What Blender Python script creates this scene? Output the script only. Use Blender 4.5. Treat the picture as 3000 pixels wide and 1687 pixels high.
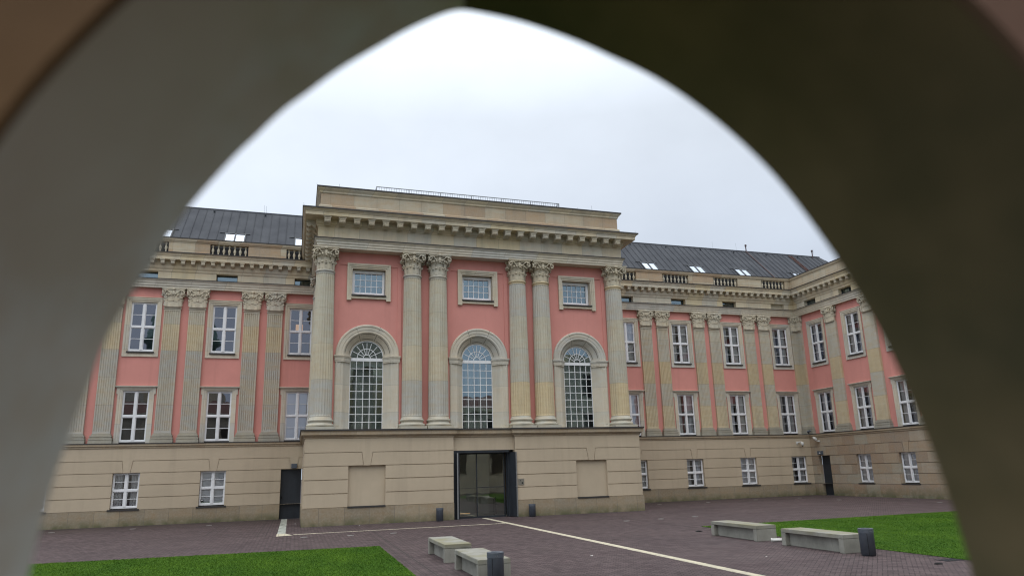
import bpy, bmesh, math, random
from mathutils import Vector, Matrix
random.seed(7)
R = math.radians
for o in list(bpy.data.objects): bpy.data.objects.remove(o)
S = bpy.context.scene
COL = S.collection
PI = math.pi

# ------------------------------------------------------------------ camera
CAM = Vector((-11.363, -43.18, 2.782))
YAW, PITCH, ROLL, FPX = 0.3071, 0.2249, -0.0284, 2001.0
cy_, sy_, cp_, sp_ = math.cos(YAW), math.sin(YAW), math.cos(PITCH), math.sin(PITCH)
fw = Vector((sy_*cp_, cy_*cp_, sp_)); r0 = Vector((cy_, -sy_, 0)); u0 = r0.cross(fw)
cam_r = math.cos(ROLL)*r0 + math.sin(ROLL)*u0
cam_u = -math.sin(ROLL)*r0 + math.cos(ROLL)*u0
cd = bpy.data.cameras.new('camera'); cam = bpy.data.objects.new('camera', cd); COL.objects.link(cam)
M = Matrix((cam_r, cam_u, -fw)).transposed().to_4x4(); M.translation = CAM
cam.matrix_world = M
cd.sensor_width = 36; cd.lens = FPX/3000*36; cd.shift_y = 78.1/3000
cd.clip_start = 0.05; cd.clip_end = 3000
cd.dof.use_dof = True; cd.dof.focus_distance = 40; cd.dof.aperture_fstop = 1.1
S.camera = cam
def ray(px, py):            # direction through a pixel of the 3000x1687 photograph
    return fw + cam_r*((px-1500)/FPX) - cam_u*((py-843.5-78.1)/FPX)

# ------------------------------------------------------------------ world, sun, exposure
S.view_settings.view_transform = 'Standard'; S.view_settings.look = 'None'
S.view_settings.exposure = 0.0; S.view_settings.gamma = 1.0
S.render.resolution_x = 1024; S.render.resolution_y = 575
W = bpy.data.worlds.new('World'); S.world = W; W.use_nodes = True
nt = W.node_tree; nt.nodes.clear()
def N(nt, t, **k):
    n = nt.nodes.new(t)
    for a, b in k.items():
        if a in n.bl_rna.properties: setattr(n, a, b)
        else: n.inputs[a].default_value = b
    return n
SUN_EL, SUN_ROT = R(58), R(205)
sky = N(nt, 'ShaderNodeTexSky', sky_type='NISHITA', sun_disc=False, sun_elevation=SUN_EL, sun_rotation=SUN_ROT, air_density=1.2, dust_density=4.0)
tc = N(nt, 'ShaderNodeTexCoord')
sep = N(nt, 'ShaderNodeSeparateXYZ'); nt.links.new(tc.outputs['Generated'], sep.inputs[0])
ramp = N(nt, 'ShaderNodeValToRGB')       # overcast: bright overhead, greyer and bluer low down
el = ramp.color_ramp.elements
el[0].position = 0.0; el[0].color = (.50, .57, .68, 1)
el[1].position = 1.0; el[1].color = (.97, .98, 1, 1)
e = el.new(.20); e.color = (.62, .695, .82, 1)
e = el.new(.42); e.color = (.775, .845, .945, 1)
e = el.new(.60); e.color = (.82, .89, .97, 1)
nt.links.new(sep.outputs[2], ramp.inputs[0])
gain = N(nt, 'ShaderNodeMapRange'); gain.inputs[1].default_value = .48; gain.inputs[2].default_value = 1.0
gain.inputs[3].default_value = 1.0; gain.inputs[4].default_value = 2.5
nt.links.new(sep.outputs[2], gain.inputs[0])
mp = N(nt, 'ShaderNodeMapping'); mp.inputs['Scale'].default_value = (1.3, 1.3, 2.0)
nt.links.new(tc.outputs['Generated'], mp.inputs[0])
noi = N(nt, 'ShaderNodeTexNoise', Scale=2.2, Detail=5.0, Roughness=.52)
nt.links.new(mp.outputs[0], noi.inputs['Vector'])
cl = N(nt, 'ShaderNodeMapRange'); cl.inputs[1].default_value = .32; cl.inputs[2].default_value = .68
cl.inputs[3].default_value = .93; cl.inputs[4].default_value = 1.07
nt.links.new(noi.outputs['Fac'], cl.inputs[0])
lft = N(nt, 'ShaderNodeMapRange'); lft.inputs[1].default_value = -.35; lft.inputs[2].default_value = .75   # brighter cloud to the west
lft.inputs[3].default_value = 1.16; lft.inputs[4].default_value = .90
nt.links.new(sep.outputs[0], lft.inputs[0])
m1 = N(nt, 'ShaderNodeMath', operation='MULTIPLY'); nt.links.new(cl.outputs[0], m1.inputs[0]); nt.links.new(gain.outputs[0], m1.inputs[1])
m2 = N(nt, 'ShaderNodeMath', operation='MULTIPLY'); nt.links.new(m1.outputs[0], m2.inputs[0]); nt.links.new(lft.outputs[0], m2.inputs[1])
vm = N(nt, 'ShaderNodeVectorMath', operation='SCALE'); nt.links.new(ramp.outputs[0], vm.inputs[0]); nt.links.new(m2.outputs[0], vm.inputs['Scale'])
bg1 = N(nt, 'ShaderNodeBackground', Strength=1.10); nt.links.new(vm.outputs[0], bg1.inputs[0])
bg2 = N(nt, 'ShaderNodeBackground', Strength=.08); nt.links.new(sky.outputs[0], bg2.inputs[0])
mx = N(nt, 'ShaderNodeMixShader'); mx.inputs[0].default_value = .10
out = N(nt, 'ShaderNodeOutputWorld')
nt.links.new(bg1.outputs[0], mx.inputs[1]); nt.links.new(bg2.outputs[0], mx.inputs[2]); nt.links.new(mx.outputs[0], out.inputs[0])
sl = bpy.data.lights.new('sun', 'SUN'); sl.energy = 0.6; sl.angle = R(50); sl.color = (1, .97, .92)
so = bpy.data.objects.new('sun', sl); COL.objects.link(so)
so.rotation_euler = (R(90)-SUN_EL, 0, R(-22))     # soft light from high behind the camera

# ------------------------------------------------------------------ helpers
def tag(o, label=None, cat=None, group=None, kind=None):
    if label: o['label'] = label
    if cat: o['category'] = cat
    if group: o['group'] = group
    if kind: o['kind'] = kind
    return o
def thing(name, label, cat, loc=(0, 0, 0), group=None, rz=0):
    o = bpy.data.objects.new(name, None); COL.objects.link(o); o.location = loc; o.rotation_euler.z = rz
    o.empty_display_size = .2
    return tag(o, label, cat, group)
class MB:
    """mesh collector, local x = along the wall, y = -d (d = out of the wall), z = up"""
    def __init__(s): s.v = []; s.f = []; s.m = []; s.mi = 0; s.sm = []; s.smooth = False
    def add(s, vs, fs):
        b = len(s.v); s.v += [tuple(p) for p in vs]
        for f in fs: s.f.append([b+i for i in f]); s.m.append(s.mi); s.sm.append(s.smooth)
    def box(s, x0, x1, d0, d1, z0, z1):
        vs = [(x, -d, z) for z in (z0, z1) for d in (d0, d1) for x in (x0, x1)]
        s.add(vs, [(0, 1, 3, 2), (4, 6, 7, 5), (0, 4, 5, 1), (2, 3, 7, 6), (0, 2, 6, 4), (1, 5, 7, 3)])
    def wbox(s, x0, x1, y0, y1, z0, z1): s.box(x0, x1, -y0, -y1, z0, z1)
    def prism(s, poly, d0, d1, taper=0):
        n = len(poly)
        if taper:
            cx = sum(p[0] for p in poly)/n; cz = sum(p[1] for p in poly)/n
            p1 = [(x-taper*(1 if x > cx else -1), z-taper*(1 if z > cz else -1)) for x, z in poly]
        else: p1 = poly
        vs = [(x, -d0, z) for x, z in poly]+[(x, -d1, z) for x, z in p1]
        s.add(vs, [list(range(n)), list(range(2*n-1, n-1, -1))]+[(i, i+n, (i+1) % n+n, (i+1) % n) for i in range(n)])
    def lathe(s, prof, n=24, c=(0, 0), flute=None, sq=False):
        rings = len(prof); vs = []
        for r, z in prof:
            for i in range(n):
                a = 2*PI*i/n; q = 1/max(abs(math.cos(a)), abs(math.sin(a))) if sq else 1
                vs.append((c[0]+r*q*math.cos(a), c[1]+r*q*math.sin(a), z))
        fs = [(k*n+i, k*n+(i+1) % n, (k+1)*n+(i+1) % n, (k+1)*n+i) for k in range(rings-1) for i in range(n)]
        fs += [list(range(n))[::-1], [(rings-1)*n+i for i in range(n)]]
        s.add(vs, fs)
    def tube(s, pts, r, n=6, r1=None):
        vs = []; L = len(pts)
        for k, p in enumerate(pts):
            p = Vector(p); a = Vector(pts[max(k-1, 0)]); b = Vector(pts[min(k+1, L-1)])
            t = (b-a).normalized(); h = Vector((0, 0, 1)) if abs(t.z) < .9 else Vector((1, 0, 0))
            e1 = t.cross(h).normalized(); e2 = t.cross(e1)
            rr = r if r1 is None else r+(r1-r)*k/(L-1)
            for i in range(n):
                g = 2*PI*i/n; vs.append(p+e1*rr*math.cos(g)+e2*rr*math.sin(g))
        fs = [(k*n+i, k*n+(i+1) % n, (k+1)*n+(i+1) % n, (k+1)*n+i) for k in range(L-1) for i in range(n)]
        fs += [list(range(n))[::-1], [(L-1)*n+i for i in range(n)]]
        s.add(vs, fs)
    def sweep(s, path, prof, base=0.0):
        """profile (out, z) swept along a plan path; out is to the right of the direction of travel"""
        P = [Vector(p) for p in path]; n = len(prof); vs = []
        for k, p in enumerate(P):
            ds = []
            if k > 0: ds.append((p-P[k-1]).normalized())
            if k < len(P)-1: ds.append((P[k+1]-p).normalized())
            ns = [Vector((d.y, -d.x)) for d in ds]
            m = ns[0] if len(ns) == 1 else (ns[0]+ns[1])/(1+ns[0].dot(ns[1]))
            for o, z in prof: q = p+m*(o+base); vs.append((q.x, q.y, z))
        fs = [(k*n+i, (k+1)*n+i, (k+1)*n+(i+1) % n, k*n+(i+1) % n) for k in range(len(P)-1) for i in range(n)]
        fs += [list(range(n)), [(len(P)-1)*n+i for i in range(n)][::-1]]
        s.add(vs, fs)
    def wall(s, x0, x1, z0, z1, holes, d, deep):
        xs = sorted({x0, x1, *[h[0] for h in holes], *[h[1] for h in holes]}); zs = sorted({z0, z1, *[h[2] for h in holes], *[h[3] for h in holes]})
        xs = [x for x in xs if x0 <= x <= x1]; zs = [z for z in zs if z0 <= z <= z1]
        for a, b in zip(xs, xs[1:]):
            for c, e in zip(zs, zs[1:]):
                mx_, mz = (a+b)/2, (c+e)/2
                if any(h[0] < mx_ < h[1] and h[2] < mz < h[3] for h in holes): continue
                s.add([(a, -d, c), (b, -d, c), (b, -d, e), (a, -d, e)], [(0, 1, 2, 3)])
        for a, b, c, e in holes:
            D = d-deep
            s.add([(a, -d, c), (b, -d, c), (b, -d, e), (a, -d, e), (a, -D, c), (b, -D, c), (b, -D, e), (a, -D, e)],
                  [(0, 1, 5, 4), (1, 2, 6, 5), (2, 3, 7, 6), (3, 0, 4, 7)])
    def mesh(s, name, mats, fix=True):
        me = bpy.data.meshes.new(name); me.from_pydata(s.v, [], s.f)
        for m in (mats if isinstance(mats, (list, tuple)) else [mats]): me.materials.append(m)
        me.polygons.foreach_set('material_index', s.m); me.polygons.foreach_set('use_smooth', s.sm)
        if fix:
            b = bmesh.new(); b.from_mesh(me); bmesh.ops.recalc_face_normals(b, faces=b.faces); b.to_mesh(me); b.free()
        me.update(); return me
    def obj(s, name, mats, parent=None, fix=True):
        o = bpy.data.objects.new(name, s.mesh(name, mats, fix)); COL.objects.link(o)
        if parent: o.parent = parent
        return o
def place(name, me, parent=None, loc=(0, 0, 0), rz=0, scale=None):
    o = bpy.data.objects.new(name, me); COL.objects.link(o)
    if parent: o.parent = parent
    o.location = loc; o.rotation_euler.z = rz
    if scale: o.scale = scale
    return o

# ------------------------------------------------------------------ materials
def mat(name, base, rough=.8, spec=.3, metal=0):
    m = bpy.data.materials.new(name); m.use_nodes = True; b = m.node_tree.nodes['Principled BSDF']
    b.inputs['Base Color'].default_value = (*base, 1); b.inputs['Roughness'].default_value = rough
    b.inputs['Specular IOR Level'].default_value = spec; b.inputs['Metallic'].default_value = metal
    return m, m.node_tree, b
def pos(nt): return N(nt, 'ShaderNodeNewGeometry').outputs['Position']
def noise(nt, scale, detail=4, rough=.55, vec=None, stretch=None):
    v = vec or pos(nt)
    if stretch:
        q = N(nt, 'ShaderNodeMapping'); q.inputs['Scale'].default_value = stretch; nt.links.new(v, q.inputs[0]); v = q.outputs[0]
    n = N(nt, 'ShaderNodeTexNoise', Scale=scale, Detail=detail, Roughness=rough); nt.links.new(v, n.inputs['Vector']); return n.outputs['Fac']
def rng(nt, s, a, b, c, d):
    m = N(nt, 'ShaderNodeMapRange'); nt.links.new(s, m.inputs[0])
    for i, x in enumerate((a, b, c, d)): m.inputs[i+1].default_value = x
    return m.outputs[0]
def mixc(nt, f, a, b, mode='MIX'):
    m = N(nt, 'ShaderNodeMix', data_type='RGBA', blend_type=mode)
    if isinstance(f, (int, float)): m.inputs['Factor'].default_value = f
    else: nt.links.new(f, m.inputs['Factor'])
    for k, c in ((6, a), (7, b)):
        if isinstance(c, tuple): m.inputs[k].default_value = (*c[:3], 1)
        else: nt.links.new(c, m.inputs[k])
    return m.outputs[2]
def mul(nt, a, b):
    m = N(nt, 'ShaderNodeMath', operation='MULTIPLY')
    for k, c in ((0, a), (1, b)):
        if isinstance(c, (int, float)): m.inputs[k].default_value = c
        else: nt.links.new(c, m.inputs[k])
    return m.outputs[0]
def bump(nt, b, h, st=.3, dist=.02):
    n = N(nt, 'ShaderNodeBump', Strength=st, Distance=dist); nt.links.new(h, n.inputs['Height']); nt.links.new(n.outputs[0], b.inputs['Normal'])
def plaster(name, base, var=.07):
    m, t, b = mat(name, base, .9, .15)
    n1 = noise(t, .35, 4); n2 = noise(t, 2.5, 5); n3 = noise(t, 1.2, 4, .6, stretch=(1.5, 1.5, .12))
    c = mixc(t, rng(t, n1, .35, .65, 0, 1), tuple(x*(1-var) for x in base), tuple(min(1, x*(1+var)) for x in base))
    c = mixc(t, rng(t, n2, .3, .75, 0, .25), c, tuple(x*.86 for x in base))
    c = mixc(t, rng(t, n3, .52, .78, 0, .38), c, tuple(x*.70 for x in base))
    t.links.new(c, b.inputs['Base Color'])
    bump(t, b, noise(t, 60, 3), .15, .01)
    return m
def stone(name, cols, bw=1.2, bh=.8, z0=0, mortar=.008, off=.5, stain=.35, moss=0, wet=0):
    """sandstone blocks: a colour per block, streaks of iron and dirt"""
    m, t, b = mat(name, cols[0], .88, .2)
    sp = N(t, 'ShaderNodeSeparateXYZ'); t.links.new(pos(t), sp.inputs[0])
    ad = N(t, 'ShaderNodeMath', operation='ADD'); t.links.new(sp.outputs[0], ad.inputs[0]); t.links.new(sp.outputs[1], ad.inputs[1])
    sz = N(t, 'ShaderNodeMath', operation='SUBTRACT'); t.links.new(sp.outputs[2], sz.inputs[0]); sz.inputs[1].default_value = z0
    cb = N(t, 'ShaderNodeCombineXYZ'); t.links.new(ad.outputs[0], cb.inputs[0]); t.links.new(sz.outputs[0], cb.inputs[1])
    br = N(t, 'ShaderNodeTexBrick', offset=off, Scale=1.0); br.inputs['Mortar Size'].default_value = mortar
    br.inputs['Brick Width'].default_value = bw; br.inputs['Row Height'].default_value = bh
    br.inputs['Color1'].default_value = (0, 0, 0, 1); br.inputs['Color2'].default_value = (1, 1, 1, 1); br.inputs['Mortar'].default_value = (.5, .5, .5, 1)
    t.links.new(cb.outputs[0], br.inputs['Vector'])
    rp = N(t, 'ShaderNodeValToRGB'); rp.color_ramp.interpolation = 'CONSTANT' if len(cols) > 3 else 'LINEAR'
    ce = rp.color_ramp.elements; ce[0].color = (*cols[0], 1); ce[0].position = 0; ce[1].color = (*cols[-1], 1); ce[1].position = 1 if len(cols) < 4 else 1-1/len(cols)
    for i, c in enumerate(cols[1:-1]): e = ce.new((i+1)/len(cols)); e.color = (*c, 1)
    t.links.new(br.outputs['Color'], rp.inputs[0]); c = rp.outputs[0]
    vein = noise(t, 1.6, 6, .6, stretch=(.8, .8, 2.4)); c = mixc(t, rng(t, vein, .38, .7, 0, stain), c, (cols[0][0]*1.02, cols[0][1]*.78, cols[0][2]*.52))
    c = mixc(t, rng(t, noise(t, .8, 5, .6, stretch=(2.2, 2.2, .35)), .46, .76, 0, .38), c, (.24, .225, .19))
    c = mixc(t, rng(t, noise(t, 9, 4), .4, .75, 0, .16), c, (.55, .53, .46))
    c = mixc(t, rng(t, noise(t, 26, 2), .70, .76, 0, .5), c, (.10, .095, .08))
    if moss:
        hz = rng(t, sp.outputs[2], 0, moss, 1, 0); mm = mul(t, hz, rng(t, noise(t, 1.7, 5), .3, .6, .25, 1))
        c = mixc(t, mm, c, (.105, .108, .055))
    mt = br.outputs['Fac']; c = mixc(t, mul(t, mt, .75), c, (.14, .13, .11))
    t.links.new(c, b.inputs['Base Color'])
    bump(t, b, noise(t, 30, 4), .22, .015)
    return m
SAND = [(.56, .50, .375), (.63, .555, .40), (.53, .505, .42), (.61, .525, .345), (.57, .535, .435)]
WARM = [(.42, .33, .225), (.47, .41, .30), (.37, .285, .195), (.46, .39, .275), (.41, .31, .21), (.48, .43, .32)]
GREY = [(.46, .445, .375), (.54, .49, .365), (.455, .45, .405), (.58, .48, .30), (.50, .475, .38)]
PALE = [(.54, .515, .44), (.59, .54, .44), (.52, .51, .46), (.57, .52, .41)]
M = {}
M['pink'] = plaster('pink_plaster', (.62, .275, .235), .05)
M['beige'] = plaster('beige_plaster', (.475, .395, .288), .05)
M['beige_deep'] = plaster('beige_plaster_groove', (.29, .245, .19), .05)
M['sand'] = stone('sandstone', SAND, 1.25, 5, 0)
M['entab'] = stone('sandstone_entablature', SAND, 1.55, 7, -2, .007, .5, .28)
M['arch'] = stone('sandstone_architrave', PALE, 2.3, 9, -3, .006, .5, .15)
M['shaft'] = stone('sandstone_shaft', GREY, 40, 2.235, 8.51-2.235*3, .006, 0, .45)
M['shaft2'] = stone('sandstone_pilaster', [(.45, .43, .36), (.55, .475, .32), (.42, .415, .375), (.52, .43, .27), (.48, .455, .37)], 40, 1.9, 5.95, .007, 0, .5)
M['frame_stone'] = stone('sandstone_surround', PALE, 40, 1.7, 6.6, .005, 0, .3)
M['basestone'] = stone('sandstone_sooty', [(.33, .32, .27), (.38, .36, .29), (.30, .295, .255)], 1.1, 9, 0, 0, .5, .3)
M['cap'] = stone('sandstone_carved', [(.50, .455, .345), (.56, .51, .39), (.48, .46, .385)], 1.7, 9, 0, 0, .5, .3)
M['attic'] = stone('sandstone_attic', WARM, 1.47, .79, 19.76, .007, 0, .38)
M['plinth'] = stone('sandstone_plinth', [(.29, .235, .16), (.24, .20, .14), (.34, .275, .185)], 1.45, 1.06, 0, .012, .5, .3, moss=.55)
M['block'] = stone('sandstone_ashlar', [(.34, .27, .19), (.295, .22, .155), (.36, .305, .23), (.32, .255, .18), (.285, .225, .165), (.325, .30, .235)], 1.35, .7867, 1.0, .006, .5, .35, moss=.9)
M['cornstone'] = stone('sandstone_cornice', [(.30, .24, .165), (.38, .31, .215), (.33, .265, .185)], 1.5, 9, 0, .006, 0, .4)
m, t, b = mat('zinc_roof', (.05, .053, .06), .75, .12, .0)
c = mixc(t, rng(t, noise(t, .8, 5, .6, stretch=(1, 1, .4)), .3, .7, 0, 1), (.050, .054, .062), (.078, .083, .092))
c = mixc(t, rng(t, noise(t, 6, 3), .62, .75, 0, .4), c, (.11, .11, .115)); t.links.new(c, b.inputs['Base Color'])
M['zinc'] = m
M['lead'] = mat('lead_flashing', (.045, .042, .04), .6)[0]
m, t, b = mat('white_paint', (.74, .75, .76), .4, .4)
t.links.new(mixc(t, rng(t, noise(t, 3, 4), .3, .7, 0, 1), (.68, .69, .70), (.78, .785, .79)), b.inputs['Base Color']); M['white'] = m
M['room'] = mat('dark_room', (.035, .03, .027), .9)[0]
M['warmroom'] = mat('wood_room', (.12, .055, .03), .8)[0]
m, t, b = mat('curtain', (.62, .62, .60), .9)
wv = N(t, 'ShaderNodeTexWave', Scale=6.0, Distortion=2.0); t.links.new(pos(t), wv.inputs['Vector'])
t.links.new(mixc(t, wv.outputs['Fac'], (.60, .60, .59), (.90, .90, .88)), b.inputs['Base Color']); M['curtain'] = m
m, t, b = mat('blind', (.82, .82, .81), .8); M['blind'] = m
def glassmat(name, tint, base, gcol=(.85, .9, 1)):
    m = bpy.data.materials.new(name); m.use_nodes = True; t = m.node_tree; t.nodes.clear()
    tr = N(t, 'ShaderNodeBsdfTransparent'); tr.inputs[0].default_value = (*tint, 1)
    gl = N(t, 'ShaderNodeBsdfGlossy', Roughness=.015); gl.inputs[0].default_value = (*gcol, 1)
    bp = N(t, 'ShaderNodeBump', Strength=.12, Distance=.02); t.links.new(noise(t, 1.3, 1), bp.inputs['Height']); t.links.new(bp.outputs[0], gl.inputs['Normal'])
    fr = N(t, 'ShaderNodeFresnel', IOR=1.5); k = rng(t, fr.outputs[0], .04, 1, base, 1)
    mx = N(t, 'ShaderNodeMixShader'); t.links.new(k, mx.inputs[0]); t.links.new(tr.outputs[0], mx.inputs[1]); t.links.new(gl.outputs[0], mx.inputs[2])
    o = N(t, 'ShaderNodeOutputMaterial'); t.links.new(mx.outputs[0], o.inputs[0]); return m
M['glass'] = glassmat('window_glass', (.92, .93, .94), .18, (.80, .84, .95))
M['blueglass'] = glassmat('window_glass_coated', (.55, .62, .62), .30, (.64, .82, .90))
M['skyglass'] = glassmat('roof_light_glass', (.3, .32, .34), .62, (.82, .9, 1))
m, t, b = mat('black_steel', (.022, .026, .032), .45, .4)
t.links.new(mixc(t, rng(t, noise(t, 2, 4, stretch=(1, 1, .3)), .3, .7, 0, 1), (.017, .02, .025), (.03, .036, .044)), b.inputs['Base Color']); M['steel'] = m
M['edge_steel'] = mat('brushed_edge', (.30, .31, .31), .4, .5, .6)[0]
m, t, b = mat('bin_paint', (.075, .088, .108), .5, .4)
t.links.new(mixc(t, rng(t, noise(t, 5, 5), .3, .75, 0, 1), (.066, .078, .098), (.10, .113, .132)), b.inputs['Base Color']); M['bin'] = m
M['hole'] = mat('bin_inside', (.012, .012, .012), .8)[0]
m, t, b = mat('concrete', (.36, .35, .31), .88, .2)
tcn = pos(t); sp = N(t, 'ShaderNodeSeparateXYZ'); t.links.new(tcn, sp.inputs[0])
c = mixc(t, rng(t, noise(t, 1.6, 6, .6), .3, .7, 0, 1), (.21, .205, .178), (.32, .315, .275))
c = mixc(t, rng(t, noise(t, 5, 4, stretch=(3.2, 3.2, .6)), .52, .76, 0, .45), c, (.19, .19, .16))
top = mul(t, rng(t, sp.outputs[2], .40, .55, 0, 1), rng(t, noise(t, 1.1, 5, .65), .40, .62, 0, .75))
c = mixc(t, top, c, (.215, .20, .115)); c = mixc(t, rng(t, noise(t, 40, 2), .68, .74, 0, .7), c, (.12, .12, .11))
t.links.new(c, b.inputs['Base Color']); bump(t, b, noise(t, 35, 4), .3, .01); M['concrete'] = m
# paving: clinker bricks at 45 degrees
m, t, b = mat('clinker', (.11, .085, .08), .7, .2)
mpn = N(t, 'ShaderNodeMapping'); mpn.inputs['Rotation'].default_value = (0, 0, R(45)); t.links.new(pos(t), mpn.inputs[0])
br = N(t, 'ShaderNodeTexBrick', offset=.5, Scale=1.0); t.links.new(mpn.outputs[0], br.inputs['Vector'])
for k, v in (('Mortar Size', .012), ('Mortar Smooth', .1), ('Brick Width', .24), ('Row Height', .12), ('Bias', 0)): br.inputs[k].default_value = v
br.inputs['Color1'].default_value = (.070, .049, .050, 1); br.inputs['Color2'].default_value = (.132, .096, .096, 1); br.inputs['Mortar'].default_value = (.010, .009, .009, 1)
c = mixc(t, rng(t, noise(t, .22, 5, .6), .35, .65, 0, 1), br.outputs['Color'], mixc(t, 1, br.outputs['Color'], (.84, .84, .86), 'MULTIPLY'))
c = mixc(t, rng(t, noise(t, 1.4, 5, .6), .45, .75, 0, .25), c, (.075, .062, .060))
c = mixc(t, rng(t, noise(t, 3.0, 2), .68, .8, 0, .35), c, (.11, .075, .062))
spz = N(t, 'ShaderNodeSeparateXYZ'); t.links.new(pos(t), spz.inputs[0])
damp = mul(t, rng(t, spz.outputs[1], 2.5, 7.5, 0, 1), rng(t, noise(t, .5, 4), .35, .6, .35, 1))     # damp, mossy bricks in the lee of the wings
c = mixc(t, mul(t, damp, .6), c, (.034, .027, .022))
t.links.new(c, b.inputs['Base Color']); bump(t, b, br.outputs['Fac'], -.4, .008)
t.links.new(rng(t, noise(t, .4, 4), .3, .7, .60, .85), b.inputs['Roughness']); M['pave'] = m
M['joint'] = mat('drain_slot', (.035, .03, .028), .8)[0]
m, t, b = mat('tactile_cream', (.55, .50, .36), .8, .25)
brk = N(t, 'ShaderNodeTexBrick', offset=0, Scale=1.0); t.links.new(pos(t), brk.inputs['Vector'])
for k, v in (('Mortar Size', .008), ('Brick Width', .3), ('Row Height', .3)): brk.inputs[k].default_value = v
brk.inputs['Color1'].default_value = (.58, .53, .39, 1); brk.inputs['Color2'].default_value = (.50, .46, .35, 1); brk.inputs['Mortar'].default_value = (.16, .14, .11, 1)
t.links.new(mixc(t, rng(t, noise(t, 3, 5), .42, .72, 0, .5), brk.outputs['Color'], (.27, .25, .20)), b.inputs['Base Color']); M['cream'] = m
m, t, b = mat('worn_white_tile', (.4, .42, .38), .7)
t.links.new(mixc(t, rng(t, noise(t, 2.2, 5, stretch=(1, 3, 1)), .42, .58, 0, 1), (.50, .52, .46), (.14, .15, .13)), b.inputs['Base Color']); M['worn'] = m
m, t, b = mat('lawn_soil', (.04, .085, .012), .95, .1)
t.links.new(mixc(t, rng(t, noise(t, 1.2, 5), .3, .7, 0, 1), (.020, .060, .004), (.04, .09, .007)), b.inputs['Base Color']); M['lawn'] = m
def grassmat(n, a, c2):
    m, t, b = mat(n, a, .7, .15)
    t.links.new(mixc(t, rng(t, noise(t, .55, 5, .6, stretch=(1, .5, 1)), .36, .64, 0, 1), a, c2), b.inputs['Base Color'])
    b.inputs['Subsurface Weight'].default_value = 0
    return m
M['grass1'] = grassmat('grass_blade', (.040, .104, .006), (.084, .172, .010))
M['grass2'] = grassmat('grass_blade_light', (.052, .126, .008), (.104, .195, .015))

# ------------------------------------------------------------------ ground
def sheet(name, pts, z, m, kind='structure', thick=0):
    g = MB(); n = len(pts); g.add([(x, y, z) for x, y in pts], [list(range(n))])
    return tag(g.obj(name, m), kind=kind)
sheet('courtyard_paving', [(-700, -500), (700, -500), (700, 900), (-700, 900)], 0, M['pave'])
LL = [(-8.0, -14.1), (-21.3, -13.2), (-28, -13.2), (-28, -42), (-8.0, -42)]
RL = [(7.0, -13.75), (22.6, -13.55), (27, -13.5), (27, -42), (6.75, -42), (6.75, -24)]
sheet('lawn', LL, .012, M['lawn']); sheet('lawn', RL, .012, M['lawn'])
def inside(x, y, P):
    c = False; j = len(P)-1
    for i in range(len(P)):
        if (P[i][1] > y) != (P[j][1] > y) and x < (P[j][0]-P[i][0])*(y-P[i][1])/(P[j][1]-P[i][1])+P[i][0]: c = not c
        j = i
    return c
def grass(P, x0, x1, y0, y1, n, label):
    for part, m, k in (('grass', M['grass1'], .7), ('grass', M['grass2'], .3)):
        g = MB(); vs = []; fs = []
        for _ in range(int(n*k)):
            x, y = random.uniform(x0, x1), random.uniform(y0, y1)
            if not inside(x, y, P): continue
            a = random.uniform(0, PI); w = random.uniform(.008, .016); h = random.uniform(.02, .045)
            dx, dy = math.cos(a)*w, math.sin(a)*w; lx, ly = random.uniform(-.035, .035), random.uniform(-.035, .035)
            b = len(vs); vs += [(x-dx, y-dy, .008), (x+dx, y+dy, .008), (x+lx, y+ly, h)]; fs.append((b, b+1, b+2))
        g.add(vs, fs); o = g.obj(part, m, fix=False); tag(o, label+(' in mid green' if k == .7 else ' in fresh light green'), 'grass', kind='stuff')
grass(LL, -24, -7.9, -26, -13.1, 210000, 'short mown grass of the lawn at lower left')
grass(RL, 6.6, 26, -30, -13.4, 190000, 'short mown grass of the lawn behind the concrete benches at right')
# guide strips and slots set in the paving
sheet('guide_strip', [(-.16, -.4), (.14, -.4), (.30, -45), (0, -45)], .004, M['cream'])
sheet('guide_strip', [(-11.3, -5.66), (-11.3, -5.93), (-10.2, -5.90), (-10.2, -5.84), (-.17, -5.68), (-.17, -5.44), (-10.2, -5.64)], .004, M['cream'])
sheet('guide_strip', [(-12.1, 8.3), (-11.72, 8.3), (-11.68, -4.8), (-12.08, -4.8)], .004, M['worn'])
sheet('guide_strip', [(-12.1, -4.82), (-11.7, -4.82), (-11.32, -6.25), (-12.1, -6.45)], .006, M['cream'])
for a, b_, w in (((-7.43, -6.2), (-7.43, -42), .022), ((-7.75, -7.5), (-7.75, -42), .012), ((6.55, -6.0), (6.62, -42), .02), ((-33, -3.8), (-11, -3.8), .02),
                 ((11, -3.7), (33, -3.7), .02), ((-15.6, 3), (-15.6, -3.8), .02), ((-15.2, 3), (-15.2, -3.6), .015), ((-14.9, 3), (-14.9, -3.5), .012),
                 ((-13.0, 8.3), (-13.0, -6), .012), ((-12.6, 8.3), (-12.6, -6), .012), ((14.3, 4.6), (14.3, -3.7), .02), ((11, 4.4), (33, 4.4), .02), ((29.0, 4.4), (29.0, -30), .02), ((-33, 3.6), (-11, 3.6), .015)):
    dx, dy = b_[0]-a[0], b_[1]-a[1]; L = math.hypot(dx, dy); nx, ny = -dy/L*w, dx/L*w
    sheet('drain_slot', [(a[0]+nx, a[1]+ny), (a[0]-nx, a[1]-ny), (b_[0]-nx, b_[1]-ny), (b_[0]+nx, b_[1]+ny)], .0035, M['joint'])

# ================================================================== the palace
pal = thing('palace', 'pink and sandstone palace range with a columned central pavilion and zinc roofs', 'building')

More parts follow.
